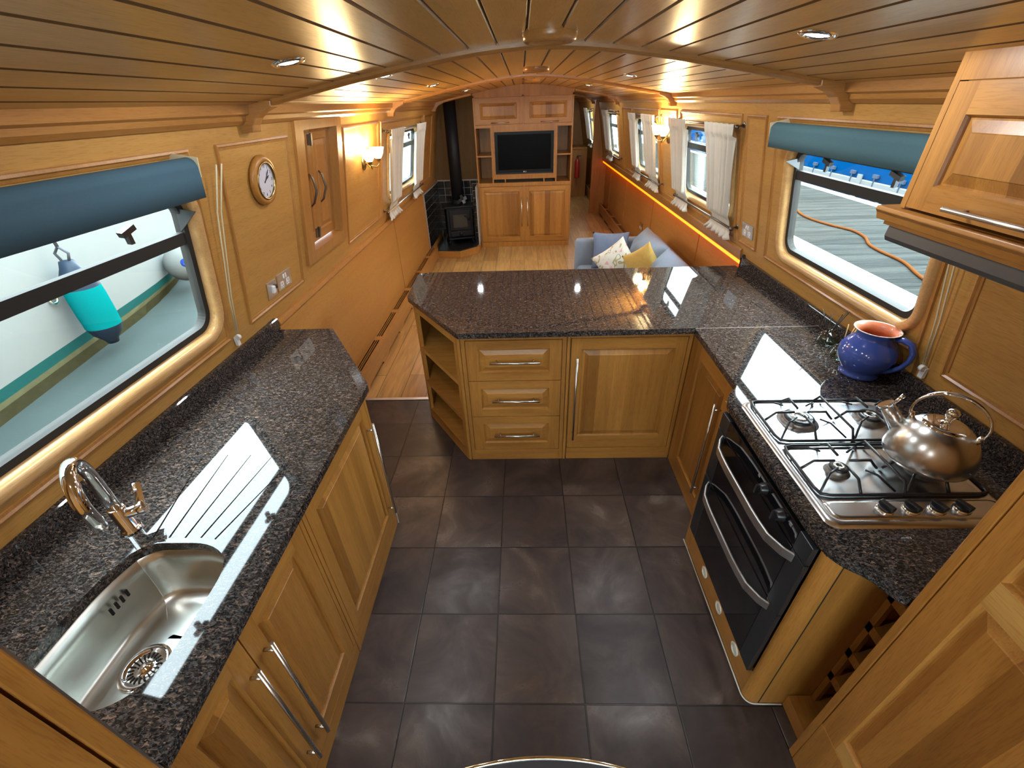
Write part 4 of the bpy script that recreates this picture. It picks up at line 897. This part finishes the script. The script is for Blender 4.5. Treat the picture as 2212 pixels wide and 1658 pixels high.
# roller blinds
def blind(P, y0, y1, zt, drop, mat, lab, cy, czb):
    nn = NL if P is PL else NR; t = thing('roller_blind', lab, 'blind', P((y0+y1)/2, zt, .05))
    c = .062; r = .030; pf = []
    for i in range(15):
        a = -pi*.35+pi*1.25*i/14; pf.append((c-r*cos(a-pi/2)*1.0, r*sin(a+pi/2)))
    arc = [(c+r*cos(a), r*sin(a)) for a in [pi*1.35-pi*1.40*i/16 for i in range(17)]]
    outer = arc+[(c+r+.002, -.02), (c+r+.006, -drop)]
    inner = [(c+r+.003, -drop), (c+r-.001, -.02)]+[(c+(r-.004)*cos(a), (r-.004)*sin(a)) for a in [pi*1.35-pi*1.40*i/16 for i in range(16, -1, -1)]]
    pf = outer+inner; ring0 = [P(y0, zt-r+b, a) for a, b in pf]; ring1 = [P(y1, zt-r+b, a) for a, b in pf]; n = len(pf)
    m = MB(); m.add(ring0+ring1, [(i, (i+1) % n, n+(i+1) % n, n+i) for i in range(n)], True)
    for q in range(n//2-1):
        for o_ in (0, n): m.add([(ring0 if o_ == 0 else ring1)[j] for j in (q, q+1, n-2-q, n-1-q)], [(0, 1, 2, 3)])
    m.build('fabric', mat, t)
    m = MB(); m.tube([P(y0+.004, zt-r, c), P(y1-.004, zt-r, c)], r-.006, 20); m.build('tube', WHITEPL, t)
    for y in (y0-.005, y1+.002):
        m = MB(); m.slab([[(y, zt-.055), (y+.003, zt-.055), (y+.003, zt+.004), (y, zt+.004)]], lambda a, b: P(a, b, -.0), lambda a, b: P(a, b, c+r+.002)); m.build('end_bracket', CORD, t)
    m = MB(); ycl = cy
    for s in (-.008, .008):
        m.tube([P(cy+s*2, zt-.03, .085), P(cy+s*1.5, zt-.2, .05), P(cy+s, czb+.2, .02), P(cy+s*.6, czb+.03, .016)], .0028, 6)
    cdo = m.build('cord', CORD, t)
    m = MB(); m.ob(P(cy, czb, .002), uy, (0, 0, 1), nn, (-.010, .010), (-.028, .012), (0, .012)); m.cyl(P(cy-.008, czb+.012, .016), P(cy+.008, czb+.012, .016), .012, 14); m.build('cord_clip', WHITEPL, cdo)
    return t
blind(PL, .46, 1.602, 1.738, .088, BLIND, 'blue roller blind rolled up over the sink window', 1.728, .99)
blind(PR, 1.46, 2.520, 1.735, .070, BLINDR, 'grey teal roller blind rolled up over the window by the jug', 1.375, .985)
# curtains on rods
def curtain_set(P, y0, y1, zt, zb, spans, where, grp, rodmat=STEEL):
    nn = NL if P is PL else NR
    for z, nm in ((zt, 'top'), (zb, 'lower')):
        t = thing('curtain_rod', '%s steel curtain rod at the %s' % (nm, where), 'curtain rod', P((y0+y1)/2, z, .05), 'curtain rods')
        m = MB(); m.cyl(P(y0, z, .05), P(y1, z, .05), .007, 12); m.build('rod', rodmat, t)
        for y in (y0+.02, y1-.02):
            m = MB(); m.cyl(P(y, z, .0), P(y, z, .05), .006, 10); m.lathe([(.0005, .004), (.016, .004), (.018, 0)], P(y, z, .0), nn, 16); m.lathe([(.0005, -.012), (.012, -.008), (.014, 0), (.012, .008), (.0005, .012)], P(y0 if y < (y0+y1)/2 else y1, z, .05), uy, 14); m.build('rod_bracket', DKMETAL, t)
    for (a, b, lab) in spans:
        m = MB(); cyc = (a+b)/2; wd = b-a; tail = .085
        def fn(s, t, a=a, wd=wd, cyc=cyc):
            z = zt+.018-(zt+.018-(zb-tail))*t
            zr = (z-zb)/(zt-zb)
            if z >= zb: k = .78+.22*abs(2*min(1, zr)-1)**1.6 if zr > .5 else .62+.16*min(1, (zr/.5))**.7
            else: k = .62+.30*((zb-z)/tail)**.8
            y = cyc+(s-.5)*wd*k
            amp = .014+.006*sin(9*s)
            o = .046+amp*sin(2*pi*5.5*s+1.2*sin(3*t)+cyc*7)
            if abs(z-zb) < .055: o = .020+(o-.046)*.25+.5*max(0, abs(z-zb)-.02)
            if z > zt-.06: o = .062+(o-.046)*.35
            return P(y, z, max(o, .014)+.008)
        m.grid(fn, 64, 44); tag(m.build('curtain', CURT, solid=.0022), lab, 'curtain', grp)
G_ = 'cream tied curtains'
curtain_set(PL, 4.20, 5.88, 1.680, 1.035, [(4.24, 4.74, 'near cream curtain of the left window beside the stove'), (5.30, 5.86, 'far cream curtain of the left window beside the stove')], 'left window near the stove', G_)
curtain_set(PR, 3.02, 4.30, 1.690, 1.100, [(3.03, 3.50, 'near cream curtain of the right window over the sofa'), (3.94, 4.38, 'far cream curtain beside the lit right wall lamp')], 'right window over the sofa', G_, DKMETAL)
curtain_set(PR, 4.84, 6.08, 1.698, 1.100, [(4.88, 5.40, 'near cream curtain of the middle right window, beyond the lamp'), (5.70, 6.08, 'far cream curtain of the middle right window')], 'middle right window beyond the lamp', G_, DKMETAL)
curtain_set(PR, 7.0, 8.1, 1.70, 1.12, [(7.55, 8.1, 'cream curtain drawn in the small window before the partition')], 'small window before the partition', G_, DKMETAL)
curtain_set(PR, 9.5, 10.5, 1.70, 1.12, [(9.9, 10.5, 'cream curtain in the passage window furthest away')], 'furthest passage window', G_, DKMETAL)

# ================================================================ TV UNIT
YT, XA, XB = 6.690, -.637, .678; DEP = .55
tv = thing('media_cabinet', 'tall oak cabinet housing the television at the far end', 'cabinet', (.02, 6.88, 0))
m = MB()
def vb(x0, x1, z0, z1, y0=YT, y1=YT+DEP): m.box(x0, x1, y0, y1, z0, z1)
vb(XA, XA+.018, 0, 1.93); vb(XB-.018, XB, 0, 1.93); vb(XA+.018, XB-.018, 0, .072); vb(XA+.018, XB-.018, .072, .09, YT+.02); vb(XA+.018, XB-.018, .845, .892); vb(XA+.018, XB-.018, 1.565, 1.600)
vb(XA+.018, XB-.018, .09, 1.93, YT+DEP-.012, YT+DEP); vb(-.4265, -.409, .892, 1.565); vb(.455, .473, .892, 1.565); vb(-.409, .455, .938, .99, YT, YT+.05); vb(-.409, -.388, .99, 1.565, YT, YT+.05); vb(.439, .455, .99, 1.565, YT, YT+.05); vb(-.388, .439, 1.527, 1.565, YT, YT+.05)
vb(-.409, .455, .90, .938, YT+.3, YT+.32); vb(-.255, -.24, .892, .938); vb(.29, .305, .892, .938)
vb(XA+.018, -.4265, 1.221, 1.238); vb(.473, XB-.018, 1.221, 1.238); vb(.008, .030, .072, .845, YT, YT+.02); vb(.006, .030, 1.600, 1.925, YT, YT+.02)
n = 24; top = [(XA+(XB-XA)*i/n, ceil_z(XA+(XB-XA)*i/n)-.001) for i in range(n+1)]
m.extr([(XA, 1.925), ]+top+[(XB, 1.925)], (0, YT, 0), (0, YT+.025, 0), (1, 0, 0), (0, 0, 1)); vb(XA, XB, 1.905, 1.925, YT, YT+.3)
m.build('carcass', OAKZ, tv)
m = MB(); m.slab([[(-.388, .99), (.439, .99), (.439, 1.527), (-.388, 1.527)], [(-.376, 1.002), (.427, 1.002), (.427, 1.516), (-.376, 1.516)]], lambda a, b: V((a, YT-.010, b)), lambda a, b: V((a, YT+.03, b))); m.build('screen_surround', OAKX, tv, bevel=.003)
for (a, b) in ((XA+.020, .006), (.032, XB-.020)):
    m = MB(); door_faces(m, (a, YT, .078), (1, 0, 0), (0, 0, 1), (0, -1, 0), b-a, .762, st=.058, rl=.065); d = m.build('door', [OAKZ, OAKX, OAKZX], tv)
    hx = b-.03 if a < 0 else a+.03; bar_handle(d, (hx, YT, .30), (hx, YT, .70), (0, -1, 0))
for (a, b) in ((XA+.020, .004), (.032, XB-.020)):
    m = MB(); door_faces(m, (a, YT, 1.603), (1, 0, 0), (0, 0, 1), (0, -1, 0), b-a, .30, st=.07, rl=.06); d = m.build('door', [OAKZ, OAKX, OAKZX], tv)
    hx = (a+b)/2+.02; bar_handle(d, (hx-.12, YT, 1.622), (hx+.12, YT, 1.622), (0, -1, 0))
q = MB(); q.box(-.405, .452, YT+.06, YT+.30, .893, .937); q.build('recess_backing', DARKIN, tv)
te = thing('television', 'flat black television set into the oak cabinet', 'television', (.03, YT, 1.0))
m = MB(); m.slab([[(-.375, 1.003), (.426, 1.003), (.426, 1.515), (-.375, 1.515)], [(-.335, 1.055), (.388, 1.055), (.388, 1.482), (-.335, 1.482)]], lambda a, b: V((a, YT-.004, b)), lambda a, b: V((a, YT+.05, b))); bz = m.build('bezel', TVB, te, bevel=.002)
m = MB(); m.box(-.336, .389, YT+.004, YT+.04, 1.054, 1.483); m.build('screen', SCREEN, te)
m = MB(); m.box(-.36, .41, YT-.0065, YT-.0038, 1.012, 1.016); m.build('lower_strip', GREYPL, te)
MT = Matrix(((1, 0, 0), (0, 0, -1), (0, 1, 0))).to_4x4()
text_mesh('LG', .022, MT, (.040, YT-.0048, 1.030), WHITEPL, 'logo', te)
m = MB(); m.lathe([(.008, 0), (.008, .001), (.0005, .001)], (.016, YT-.004, 1.030), (0, -1, 0), 20); m.build('logo_disc', WHITEPL, te)

# ================================================================ STOVE CORNER
h = thing('hearth', 'raised black tiled hearth with oak edging in the far left corner', 'hearth', (-.95, 6.6, 0))
hp = [(-1.212, 6.19), (-.905, 6.155), (-.655, 6.40), (-.645, 6.66), (-.645, 7.09), (-1.292, 7.09), (-1.292, 6.19)]
m = MB(); m.prism(hp, 0, .09); m.build('plinth', OAKX, h, bevel=.003)
ht = [(-1.20, 6.215), (-.915, 6.182), (-.685, 6.41), (-.650, 6.70), (-.65, 7.085), (-1.28, 7.085), (-1.28, 6.215)]
m = MB(); m.prism(ht, .0905, .102); m.build('tile_top', TILEBK, h)
# tiled splashback: grout board with tiles standing proud
tl = thing('tiled_splashback', 'black wall tiles with pale grout around the stove', 'tiles', (-1.0, 6.9, .1))
m = MB(); m.box(-1.294, -1.284, 6.02, 7.095, .185, .882); m.box(-1.284, -.650, 7.085, 7.095, .103, .900); m.box(-.655, -.643, 6.44, 7.085, .103, .885); m.box(-.735, -.655, 6.78, 6.79, .103, .885); m.build('grout_bed', GROUTL, tl)
tiles = MB(); tback = MB(); tret = MB(); tside = MB(); s = .098
for j in range(8):
    z0 = .186+j*.0985-.0; z1 = min(z0+.0925, .88)
    if z1-z0 < .02: continue
    y = 6.023
    while y < 7.08:
        y2 = min(y+(.052 if y < 6.03 else s-.006), 7.083); tiles.box(-1.2842, -1.279, y, y2, z0, z1); y = y2+.006
for j in range(8):
    z0 = .105+j*s; z1 = min(z0+s-.006, .898)
    x = -1.278
    while x < -.66: tback.box(x, min(x+s-.006, -.657), 7.080, 7.0852, z0, z1); x += s
    tret.box(-.732, -.659, 6.7752, 6.7802, z0, min(z1, .883))
    y = 6.443
    while y < 6.77: tside.box(-.660, -.6548, y, min(y+s-.006, 6.772), z0, min(z1, .883)); y += s
for q in (tiles, tback, tret, tside): q.build('tiles', TILEBK, tl)
so = thing('wood_stove', 'black cast iron stove on the tiled hearth', 'stove', (-.945, 6.7, .102))
SA = math.radians(14); Cx, Cy = -.955, 6.70
rotv = lambda x, y, z: V((Cx+x*cos(SA)-y*sin(SA), Cy+x*sin(SA)+y*cos(SA), z))
UX, UY = V((cos(SA), sin(SA), 0)), V((-sin(SA), cos(SA), 0)); UZ = V((0, 0, 1)); O0 = V((Cx, Cy, 0))
m = MB(); m.ob(O0, UX, UY, UZ, (-.19, .19), (-.15, .15), (.20, .60)); m.build('stove_body', IRON, so, bevel=.012)
m = MB(); m.ob(O0, UX, UY, UZ, (-.215, .215), (-.175, .175), (.602, .628)); m.build('top_plate', IRON, so, bevel=.008)
m = MB(); m.ob(O0, UX, UY, UZ, (-.155, .155), (-.168, -.151), (.295, .575)); d = m.build('fire_door', IRON, so, bevel=.008)
m = MB(); m.ob(O0, UX, UY, UZ, (-.105, .105), (-.172, -.1685), (.335, .515)); m.build('door_glass', plain('sooty_glass', (.035, .033, .028), .25), d, bevel=.004)
m = MB(); m.tube([rotv(.13, -.17, .43), rotv(.135, -.20, .44), rotv(.10, -.205, .47), rotv(.06, -.20, .50)], .007, 8); m.build('door_handle', IRON, d)
m = MB(); m.ob(O0, UX, UY, UZ, (-.155, .155), (-.166, -.151), (.208, .285)); d = m.build('ash_door', IRON, so, bevel=.006)
m = MB(); p = rotv(0, -.166, .247); m.lathe([(.030, 0), (.028, .008), (.010, .012), (.0005, .018)], p, -UY, 20); m.build('air_knob', IRON, d)
m = MB(); m.ob(O0, UX, UY, UZ, (-.19, .19), (-.20, -.12), (.178, .198)); m.build('ash_lip', IRON, so, bevel=.004)
for sx in (-1, 1):
    for sy in (-1, 1):
        m = MB(); m.tube([rotv(sx*.15, sy*.11, .21), rotv(sx*.165, sy*.125, .15), rotv(sx*.185, sy*.145, .1025)], [.026, .020, .024], 10); m.build('leg', IRON, so)
fp = thing('flue_pipe', 'black stove pipe rising to the ceiling', 'flue pipe', (-.953, 6.76, .628))
m = MB(); cz = ceil_z(-.953); m.cyl((-.953, 6.76, .629), (-.953, 6.76, cz-.002), .083, 32); m.build('pipe', IRON, fp)
m = MB(); m.lathe([(.095, 0), (.095, .05), (.084, .055)], (-.953, 6.76, .629), (0, 0, 1), 32); m.build('collar', IRON, fp)
fn_ = thing('stove_fan', 'small dark fan standing on the stove top beside the pipe', 'fan', (-.86, 6.64, .6285))
m = MB(); m.lathe([(.03, 0), (.03, .008), (.010, .014), (.008, .075), (.0005, .078)], (-.86, 6.60, .6285), (0, 0, 1), 16); m.build('stand', IRON, fn_)
for i in range(4):
    a = .4+i*pi/2; m = MB(); m.ob((-.86, 6.588, .71), (cos(a), 0, sin(a)), V((-sin(a), .35, cos(a))).normalized(), (0, -1, .2), (.008, .06), (-.022, .022), (0, .002)); m.build('blade', GREYPL, fn_, bevel=.001)

# ================================================================ SOFA
sf = thing('sofa', 'blue grey fabric sofa along the right wall under the orange strip', 'sofa', (1.0, 3.9, 0))
def rbox(x0, x1, y0, y1, z0, z1, name, mat, par, r=.05, seg=4, puff=0):
    m = MB(); m.box(x0, x1, y0, y1, z0, z1); o = m.build(name, mat, par, bevel=r, seg=seg)
    for p in o.data.polygons: p.use_smooth = True
    return o
rbox(.60, 1.40, 3.10, 4.62, .06, .24, 'base', SOFA, sf, .03)
rbox(.545, 1.36, 4.62, 4.735, .08, .622, 'arm', SOFA, sf, .04); rbox(.545, 1.36, 2.99, 3.10, .08, .622, 'arm', SOFA, sf, .04)
rbox(1.30, 1.425, 2.99, 4.735, .08, .635, 'back', SOFA, sf, .04)
rbox(.56, 1.15, 3.105, 3.855, .24, .37, 'seat_cushion', SOFA, sf, .05); rbox(.56, 1.15, 3.865, 4.615, .24, .37, 'seat_cushion', SOFA, sf, .05)
def cushion(c, U, Vv, size, th, mat, name, par=None, pw=2.2, corner=.10, squash=1.0):
    c, U, Vv = V(c), V(U).normalized(), V(Vv).normalized(); Nn = U.cross(Vv).normalized(); Vv = Nn.cross(U)
    su, sv = (size if isinstance(size, tuple) else (size, size)); m = MB(); n = 18
    for sg in (1, -1):
        def fn(s, t, sg=sg):
            a, b = 2*s-1, 2*t-1
            pin = 1-corner*(1-abs(a)**2)*abs(b)**3, 1-corner*(1-abs(b)**2)*abs(a)**3
            hgt = ((1-abs(a)**pw)*(1-abs(b)**pw))**.55
            wr = 1+.06*sin(9*a+5*b)*hgt
            return c+U*(a*su/2*pin[1])+Vv*(b*sv/2*pin[0])+Nn*(sg*th/2*hgt*wr)
        m.grid(fn, n, n)
    return m.build(name, mat, par, merge=1e-4)
cushion((1.20, 4.20, .545), (0, 1, 0), (.30, 0, 1), (.76, .42), .34, SOFA, 'back_cushion', sf, corner=.04); cushion((1.20, 3.46, .545), (0, 1, 0), (.30, 0, 1), (.74, .42), .34, SOFA, 'back_cushion', sf, corner=.04)
tag(cushion((.885, 4.50, .535), (1, -.10, 0), (0, .30, 1), .37, .15, CUSHB, 'cushion'), 'slate blue cushion against the far sofa arm', 'cushion', 'sofa scatter cushions')
tag(cushion((.90, 4.20, .500), (1, -.12, .75), (-.75, .35, 1), .36, .13, FLORAL, 'cushion'), 'white floral cushion in the middle of the sofa', 'cushion', 'sofa scatter cushions')
tag(cushion((1.09, 3.93, .545), (.55, -.75, .62), (-.40, .30, .9), .36, .14, CUSHY, 'cushion'), 'mustard yellow cushion nearest on the sofa', 'cushion', 'sofa scatter cushions')

# ================================================================ FAR PASSAGE
u = thing('side_table', 'small oak table with one drawer at the end of the passage', 'table', (1.05, 10.9, 0))
m = MB(); m.box(.72, 1.40, 10.6, 11.3, .955, .985); m.build('tabletop', OAKX, u, bevel=.003)
m = MB(); m.box(.76, 1.06, 10.62, 11.2, .80, .955); dd = m.build('drawer', OAKX, u); m = MB(); m.lathe([(.012, 0), (.010, .012), (.0005, .014)], (.93, 10.62, .875), (0, -1, 0), 12); m.build('knob', DKMETAL, dd)
m = MB(); m.box(1.06, 1.40, 10.62, 11.2, 0, .955); m.build('side_panel', OAKZ, u)
m = MB(); m.box(.74, .79, 11.1, 11.25, 0, .80); m.build('leg', OAKZ, u)
u = thing('fire_extinguisher', 'red fire extinguisher fixed at the end of the passage', 'extinguisher', (1.19, 10.52, .38))
m = MB(); m.lathe([(.0005, 0), (.05, 0), (.055, .01), (.055, .30), (.045, .345), (.018, .37), (.016, .39)], (1.19, 10.55, .40), (0, 0, 1), 24); m.build('cylinder', RED, u)
m = MB(); m.cyl((1.19, 10.55, .79), (1.19, 10.55, .82), .018, 12); m.ob((1.19, 10.55, .82), (1, 0, 0), (0, 1, 0), (0, 0, 1), (-.01, .07), (-.01, .01), (0, .015)); m.build('valve', BLACKPL, u)
m = MB(); m.box(1.16, 1.22, 10.605, 10.619, .46, .72); m.build('bracket', DKMETAL, u)
u = thing('radiator', 'white towel radiator on the right passage wall in an oak frame', 'radiator', (1.5, 9.6, .25))
m = MB(); m.box(1.49, 1.528, 9.25, 10.1, .25, .88); m.build('frame', OAKZ, u, bevel=.01); m = MB(); m.box(1.470, 1.489, 9.33, 10.02, .31, .82); m.build('panel', WHITEPL, u, bevel=.004)

# ================================================================ FOREGROUND STEP
u = thing('curved_step', 'dark curved step with bright metal nosing at the bottom edge', 'step', (.05, -.3, 0))
Rr = 1.05; c0 = V((.05, .478-Rr)); arcp = [(c0.x+Rr*sin(a), c0.y+Rr*cos(a)) for a in [-.45+.9*i/30 for i in range(31)]]
m = MB(); m.prism(arcp[::-1]+[(arcp[0][0], -.55), (arcp[-1][0], -.55)], 0, .20); m.build('tread', WHEEL, u)
m = MB(); m.tube([(x, y, .201) for x, y in arcp], .006, 8); m.build('nosing', CHROME, u)

# ================================================================ OUTSIDE
wtr = tag(MB().grid(lambda s, t: V((-12+10.3*s, -8+34*t, .50)), 24, 60, smooth=False).build('water', WATER, recalc=False), 'grey green marina water beside the boat on the left', 'water'); wtr['kind'] = 'stuff'
w2 = tag(MB().grid(lambda s, t: V((1.85+14*s, -8+34*t, .08)), 24, 60, smooth=False).build('water', WATER, recalc=False), 'marina water beyond the pontoon on the right', 'water'); w2['kind'] = 'stuff'
bt_ = thing('moored_boat', 'white boat hull with teal stripe outside the sink window', 'boat', (-3.2, 2.5, .5))
def hx(y):
    return -2.78-.2*(y-1.81)-(.10*max(0, y-3.2)**2 if y > 3.2 else 0)
def band(z0, z1, nm, mat, lean=.0):
    m = MB(); ys = [-2.5+.25*i for i in range(30)]
    vs = []
    for y in ys:
        fl_ = .35*max(0, y-3.0)
        for z in (z0, z1): vs.append((hx(y)-max(0, (.62-z))*fl_*1.6+max(0, z-.62)*.10, y, z))
    vs2 = [(x-.05, y, z) for x, y, z in vs]; n = len(ys)
    m.add(vs+vs2, [(2*i, 2*i+2, 2*i+3, 2*i+1) for i in range(n-1)]+[(2*n+2*i, 2*n+2*i+1, 2*n+2*i+3, 2*n+2*i+2) for i in range(n-1)]+[(2*i+1, 2*i+3, 2*n+2*i+3, 2*n+2*i+1) for i in range(n-1)])
    return m.build(nm, mat, bt_)
band(.655, 2.3, 'topsides', HULLW); band(.595, .655, 'boot_stripe', TEAL); band(.565, .595, 'cream_stripe', CREAMST); band(.30, .565, 'waterline', OLIVE)
m = MB(); m.lathe([(.030, .0), (.030, .006), (.020, .010), (.017, .004)], (hx(2.43)+.045, 2.43, .93), (1, 0, 0), 20); m.build('outlet_ring', CHROME, bt_)
fd = thing('fender', 'turquoise fender with navy ends hanging against the white boat', 'fender', (-2.77, 2.55, .6))
fc = V((-2.78, 2.56, 0)); 
m = MB(); m.lathe([(.097, .70), (.100, .78), (.100, .90), (.097, .96)], fc, (0, 0, 1), 28); m.build('fender_body', FENT, fd)
m = MB(); m.lathe([(.097, .70), (.080, .65), (.040, .60), (.032, .575), (.0005, .57)], fc, (0, 0, 1), 28); m.build('fender_end', FENN, fd)
m = MB(); m.lathe([(.097, .96), (.088, 1.01), (.050, 1.085), (.036, 1.125), (.0005, 1.13)], fc, (0, 0, 1), 28); m.build('fender_end', FENN, fd)
m = MB(); m.tube([fc+V((.02, 0, 1.12)), fc+V((.045, .0, 1.17)), fc+V((.0, 0, 1.21)), fc+V((-.04, 0, 1.17)), fc+V((-.02, 0, 1.12))], .008, 8); m.tube([fc+V((0, 0, 1.20)), fc+V((-.005, 0, 1.9))], .009, 8); m.build('fender_rope', ROPE, fd)
by = thing('buoy', 'white round buoy with blue anchor badge by the bow of the white boat', 'buoy', (-3.05, 3.86, .6))
bc = V((-3.03, 3.77, .735)); m = MB(); m.lathe([(.15*sin(a), -.15*cos(a)) for a in [pi*(i+.01)/20.02 for i in range(21)]], bc, (0, 0, 1), 32); m.build('ball', BUOYW, by)
nb = V((.66, -.72, .24)).normalized(); m = MB(); m.lathe([(.035, .1465), (.030, .150), (.0005, .1505)], bc, nb, 24); m.build('badge', BADGE, by)
bu = V((0, 0, 1)); bu = (bu-nb*bu.dot(nb)).normalized(); bs = bu.cross(nb); m = MB(); o_ = bc+nb*.1508
m.ob(o_, bs, bu, nb, (-.002, .002), (-.018, .014), (0, .001)); m.ob(o_, bs, bu, nb, (-.008, .008), (.006, .009), (0, .001)); m.tube([o_+bs*(.016*sin(a))-bu*(.018*cos(a))+bu*.0 for a in [-1.3+2.6*i/10 for i in range(11)]], .002, 6); m.tube([o_+bu*.018+bs*(.004*cos(a))+bu*(.004*sin(a)) for a in [2*pi*i/8 for i in range(9)]], .0012, 5); m.build('anchor_mark', WHITEB, by)
# pontoon on the right
pn = thing('pontoon', 'weathered plank pontoon with pale kerb outside the right windows', 'pontoon', (3, 4, .3))
m = MB()
y = -2.0
while y < 14: m.box(2.44, 3.90, y, y+.138, .715, .75); y += .145
m.build('planks', DECK, pn)
m = MB(); m.box(2.22, 2.435, -2, 14, .66, .765); m.build('kerb', KERB, pn, bevel=.01)
m = MB(); m.box(3.905, 3.99, -2, 14, .66, .765); m.build('far_kerb', KERB, pn, bevel=.01)
m = MB(); m.box(1.92, 2.215, -2, 14, .64, .70); m.build('walkway_edge', DECK, pn)
m = MB(); m.box(2.0, 3.95, -2, 14, .12, .60); m.build('float', GREYPL, pn)
cp = [(3.0, 5.6), (3.02, 5.2), (2.93, 4.85), (2.92, 4.59), (2.965, 4.36), (3.025, 4.17), (2.99, 3.95), (2.88, 3.72), (2.84, 3.53), (2.82, 3.25), (2.71, 2.94), (2.64, 2.6), (2.70, 2.2), (2.75, 1.6)]
m = MB(); fine = []
for i in range(len(cp)-1):
    p0, p1, p2, p3 = [V(cp[max(0, min(len(cp)-1, i+k))]) for k in (-1, 0, 1, 2)]
    for j in range(6):
        t = j/6; fine.append(.5*((2*p1)+(p2-p0)*t+(2*p0-5*p1+4*p2-p3)*t*t+(3*p1-p0-3*p2+p3)*t**3))
m.tube([(v.x, v.y, .761) for v in fine], .011, 8); tag(m.build('power_cable', CABLE), 'orange power cable snaking over the pontoon planks', 'cable')
bb = thing('moored_boat', 'blue boat with white band and strapped blue canopy beyond the pontoon', 'boat', (5.6, 6, .1))
XB_ = 5.0
m = MB(); m.box(XB_, 7.2, -1, 16, .10, .60); m.build('hull', BLUEH, bb, bevel=.02)
m = MB(); m.box(XB_-.03, 7.2, -1, 16, .62, .735); m.build('white_band', WHITEB, bb, bevel=.01)
m = MB(); m.extr([(XB_+.0, .74), (XB_+.03, .93), (XB_+.16, 1.25), (XB_+.5, 1.9), (XB_+1.1, 2.25), (7.2, 2.25), (7.2, .74)], (0, -1, 0), (0, 16, 0), (1, 0, 0), (0, 0, 1)); m.build('canopy', BLUEC, bb)
m = MB(); m.tube([(XB_+.025, -1, .93), (XB_+.025, 16, .93)], .006, 6); m.build('canopy_seam', STRAP, bb)
m = MB()
for i in range(30):
    y = .3+.5*i; m.box(XB_-.036, XB_-.028, y, y+.018, .60, .80); m.ob((XB_-.008, y+.009, .80), (0, 1, 0), (0, 0, 1), (-1, 0, 0), (-.05, .05), (-.015, .03), (0, .03))
m.build('canopy_straps', STRAP, bb)
m = MB(); m.box(XB_-.045, XB_-.03, 7.06, 7.16, .30, .80); m.build('white_post', WHITEB, bb)
m = MB(); zc = .50
m.tube([(XB_-.012, 6.78, .44), (XB_-.012, 6.80, .56), (XB_-.012, 6.70, .60), (XB_-.012, 6.62, .55), (XB_-.012, 6.60, .40)], .035, 8, flat=(1, .5)); m.tube([(XB_-.012, 6.50, .38), (XB_-.012, 6.36, .58), (XB_-.012, 6.20, .38)], .035, 8, flat=(1, .5)); m.build('painted_lettering', WHITEB, bb)
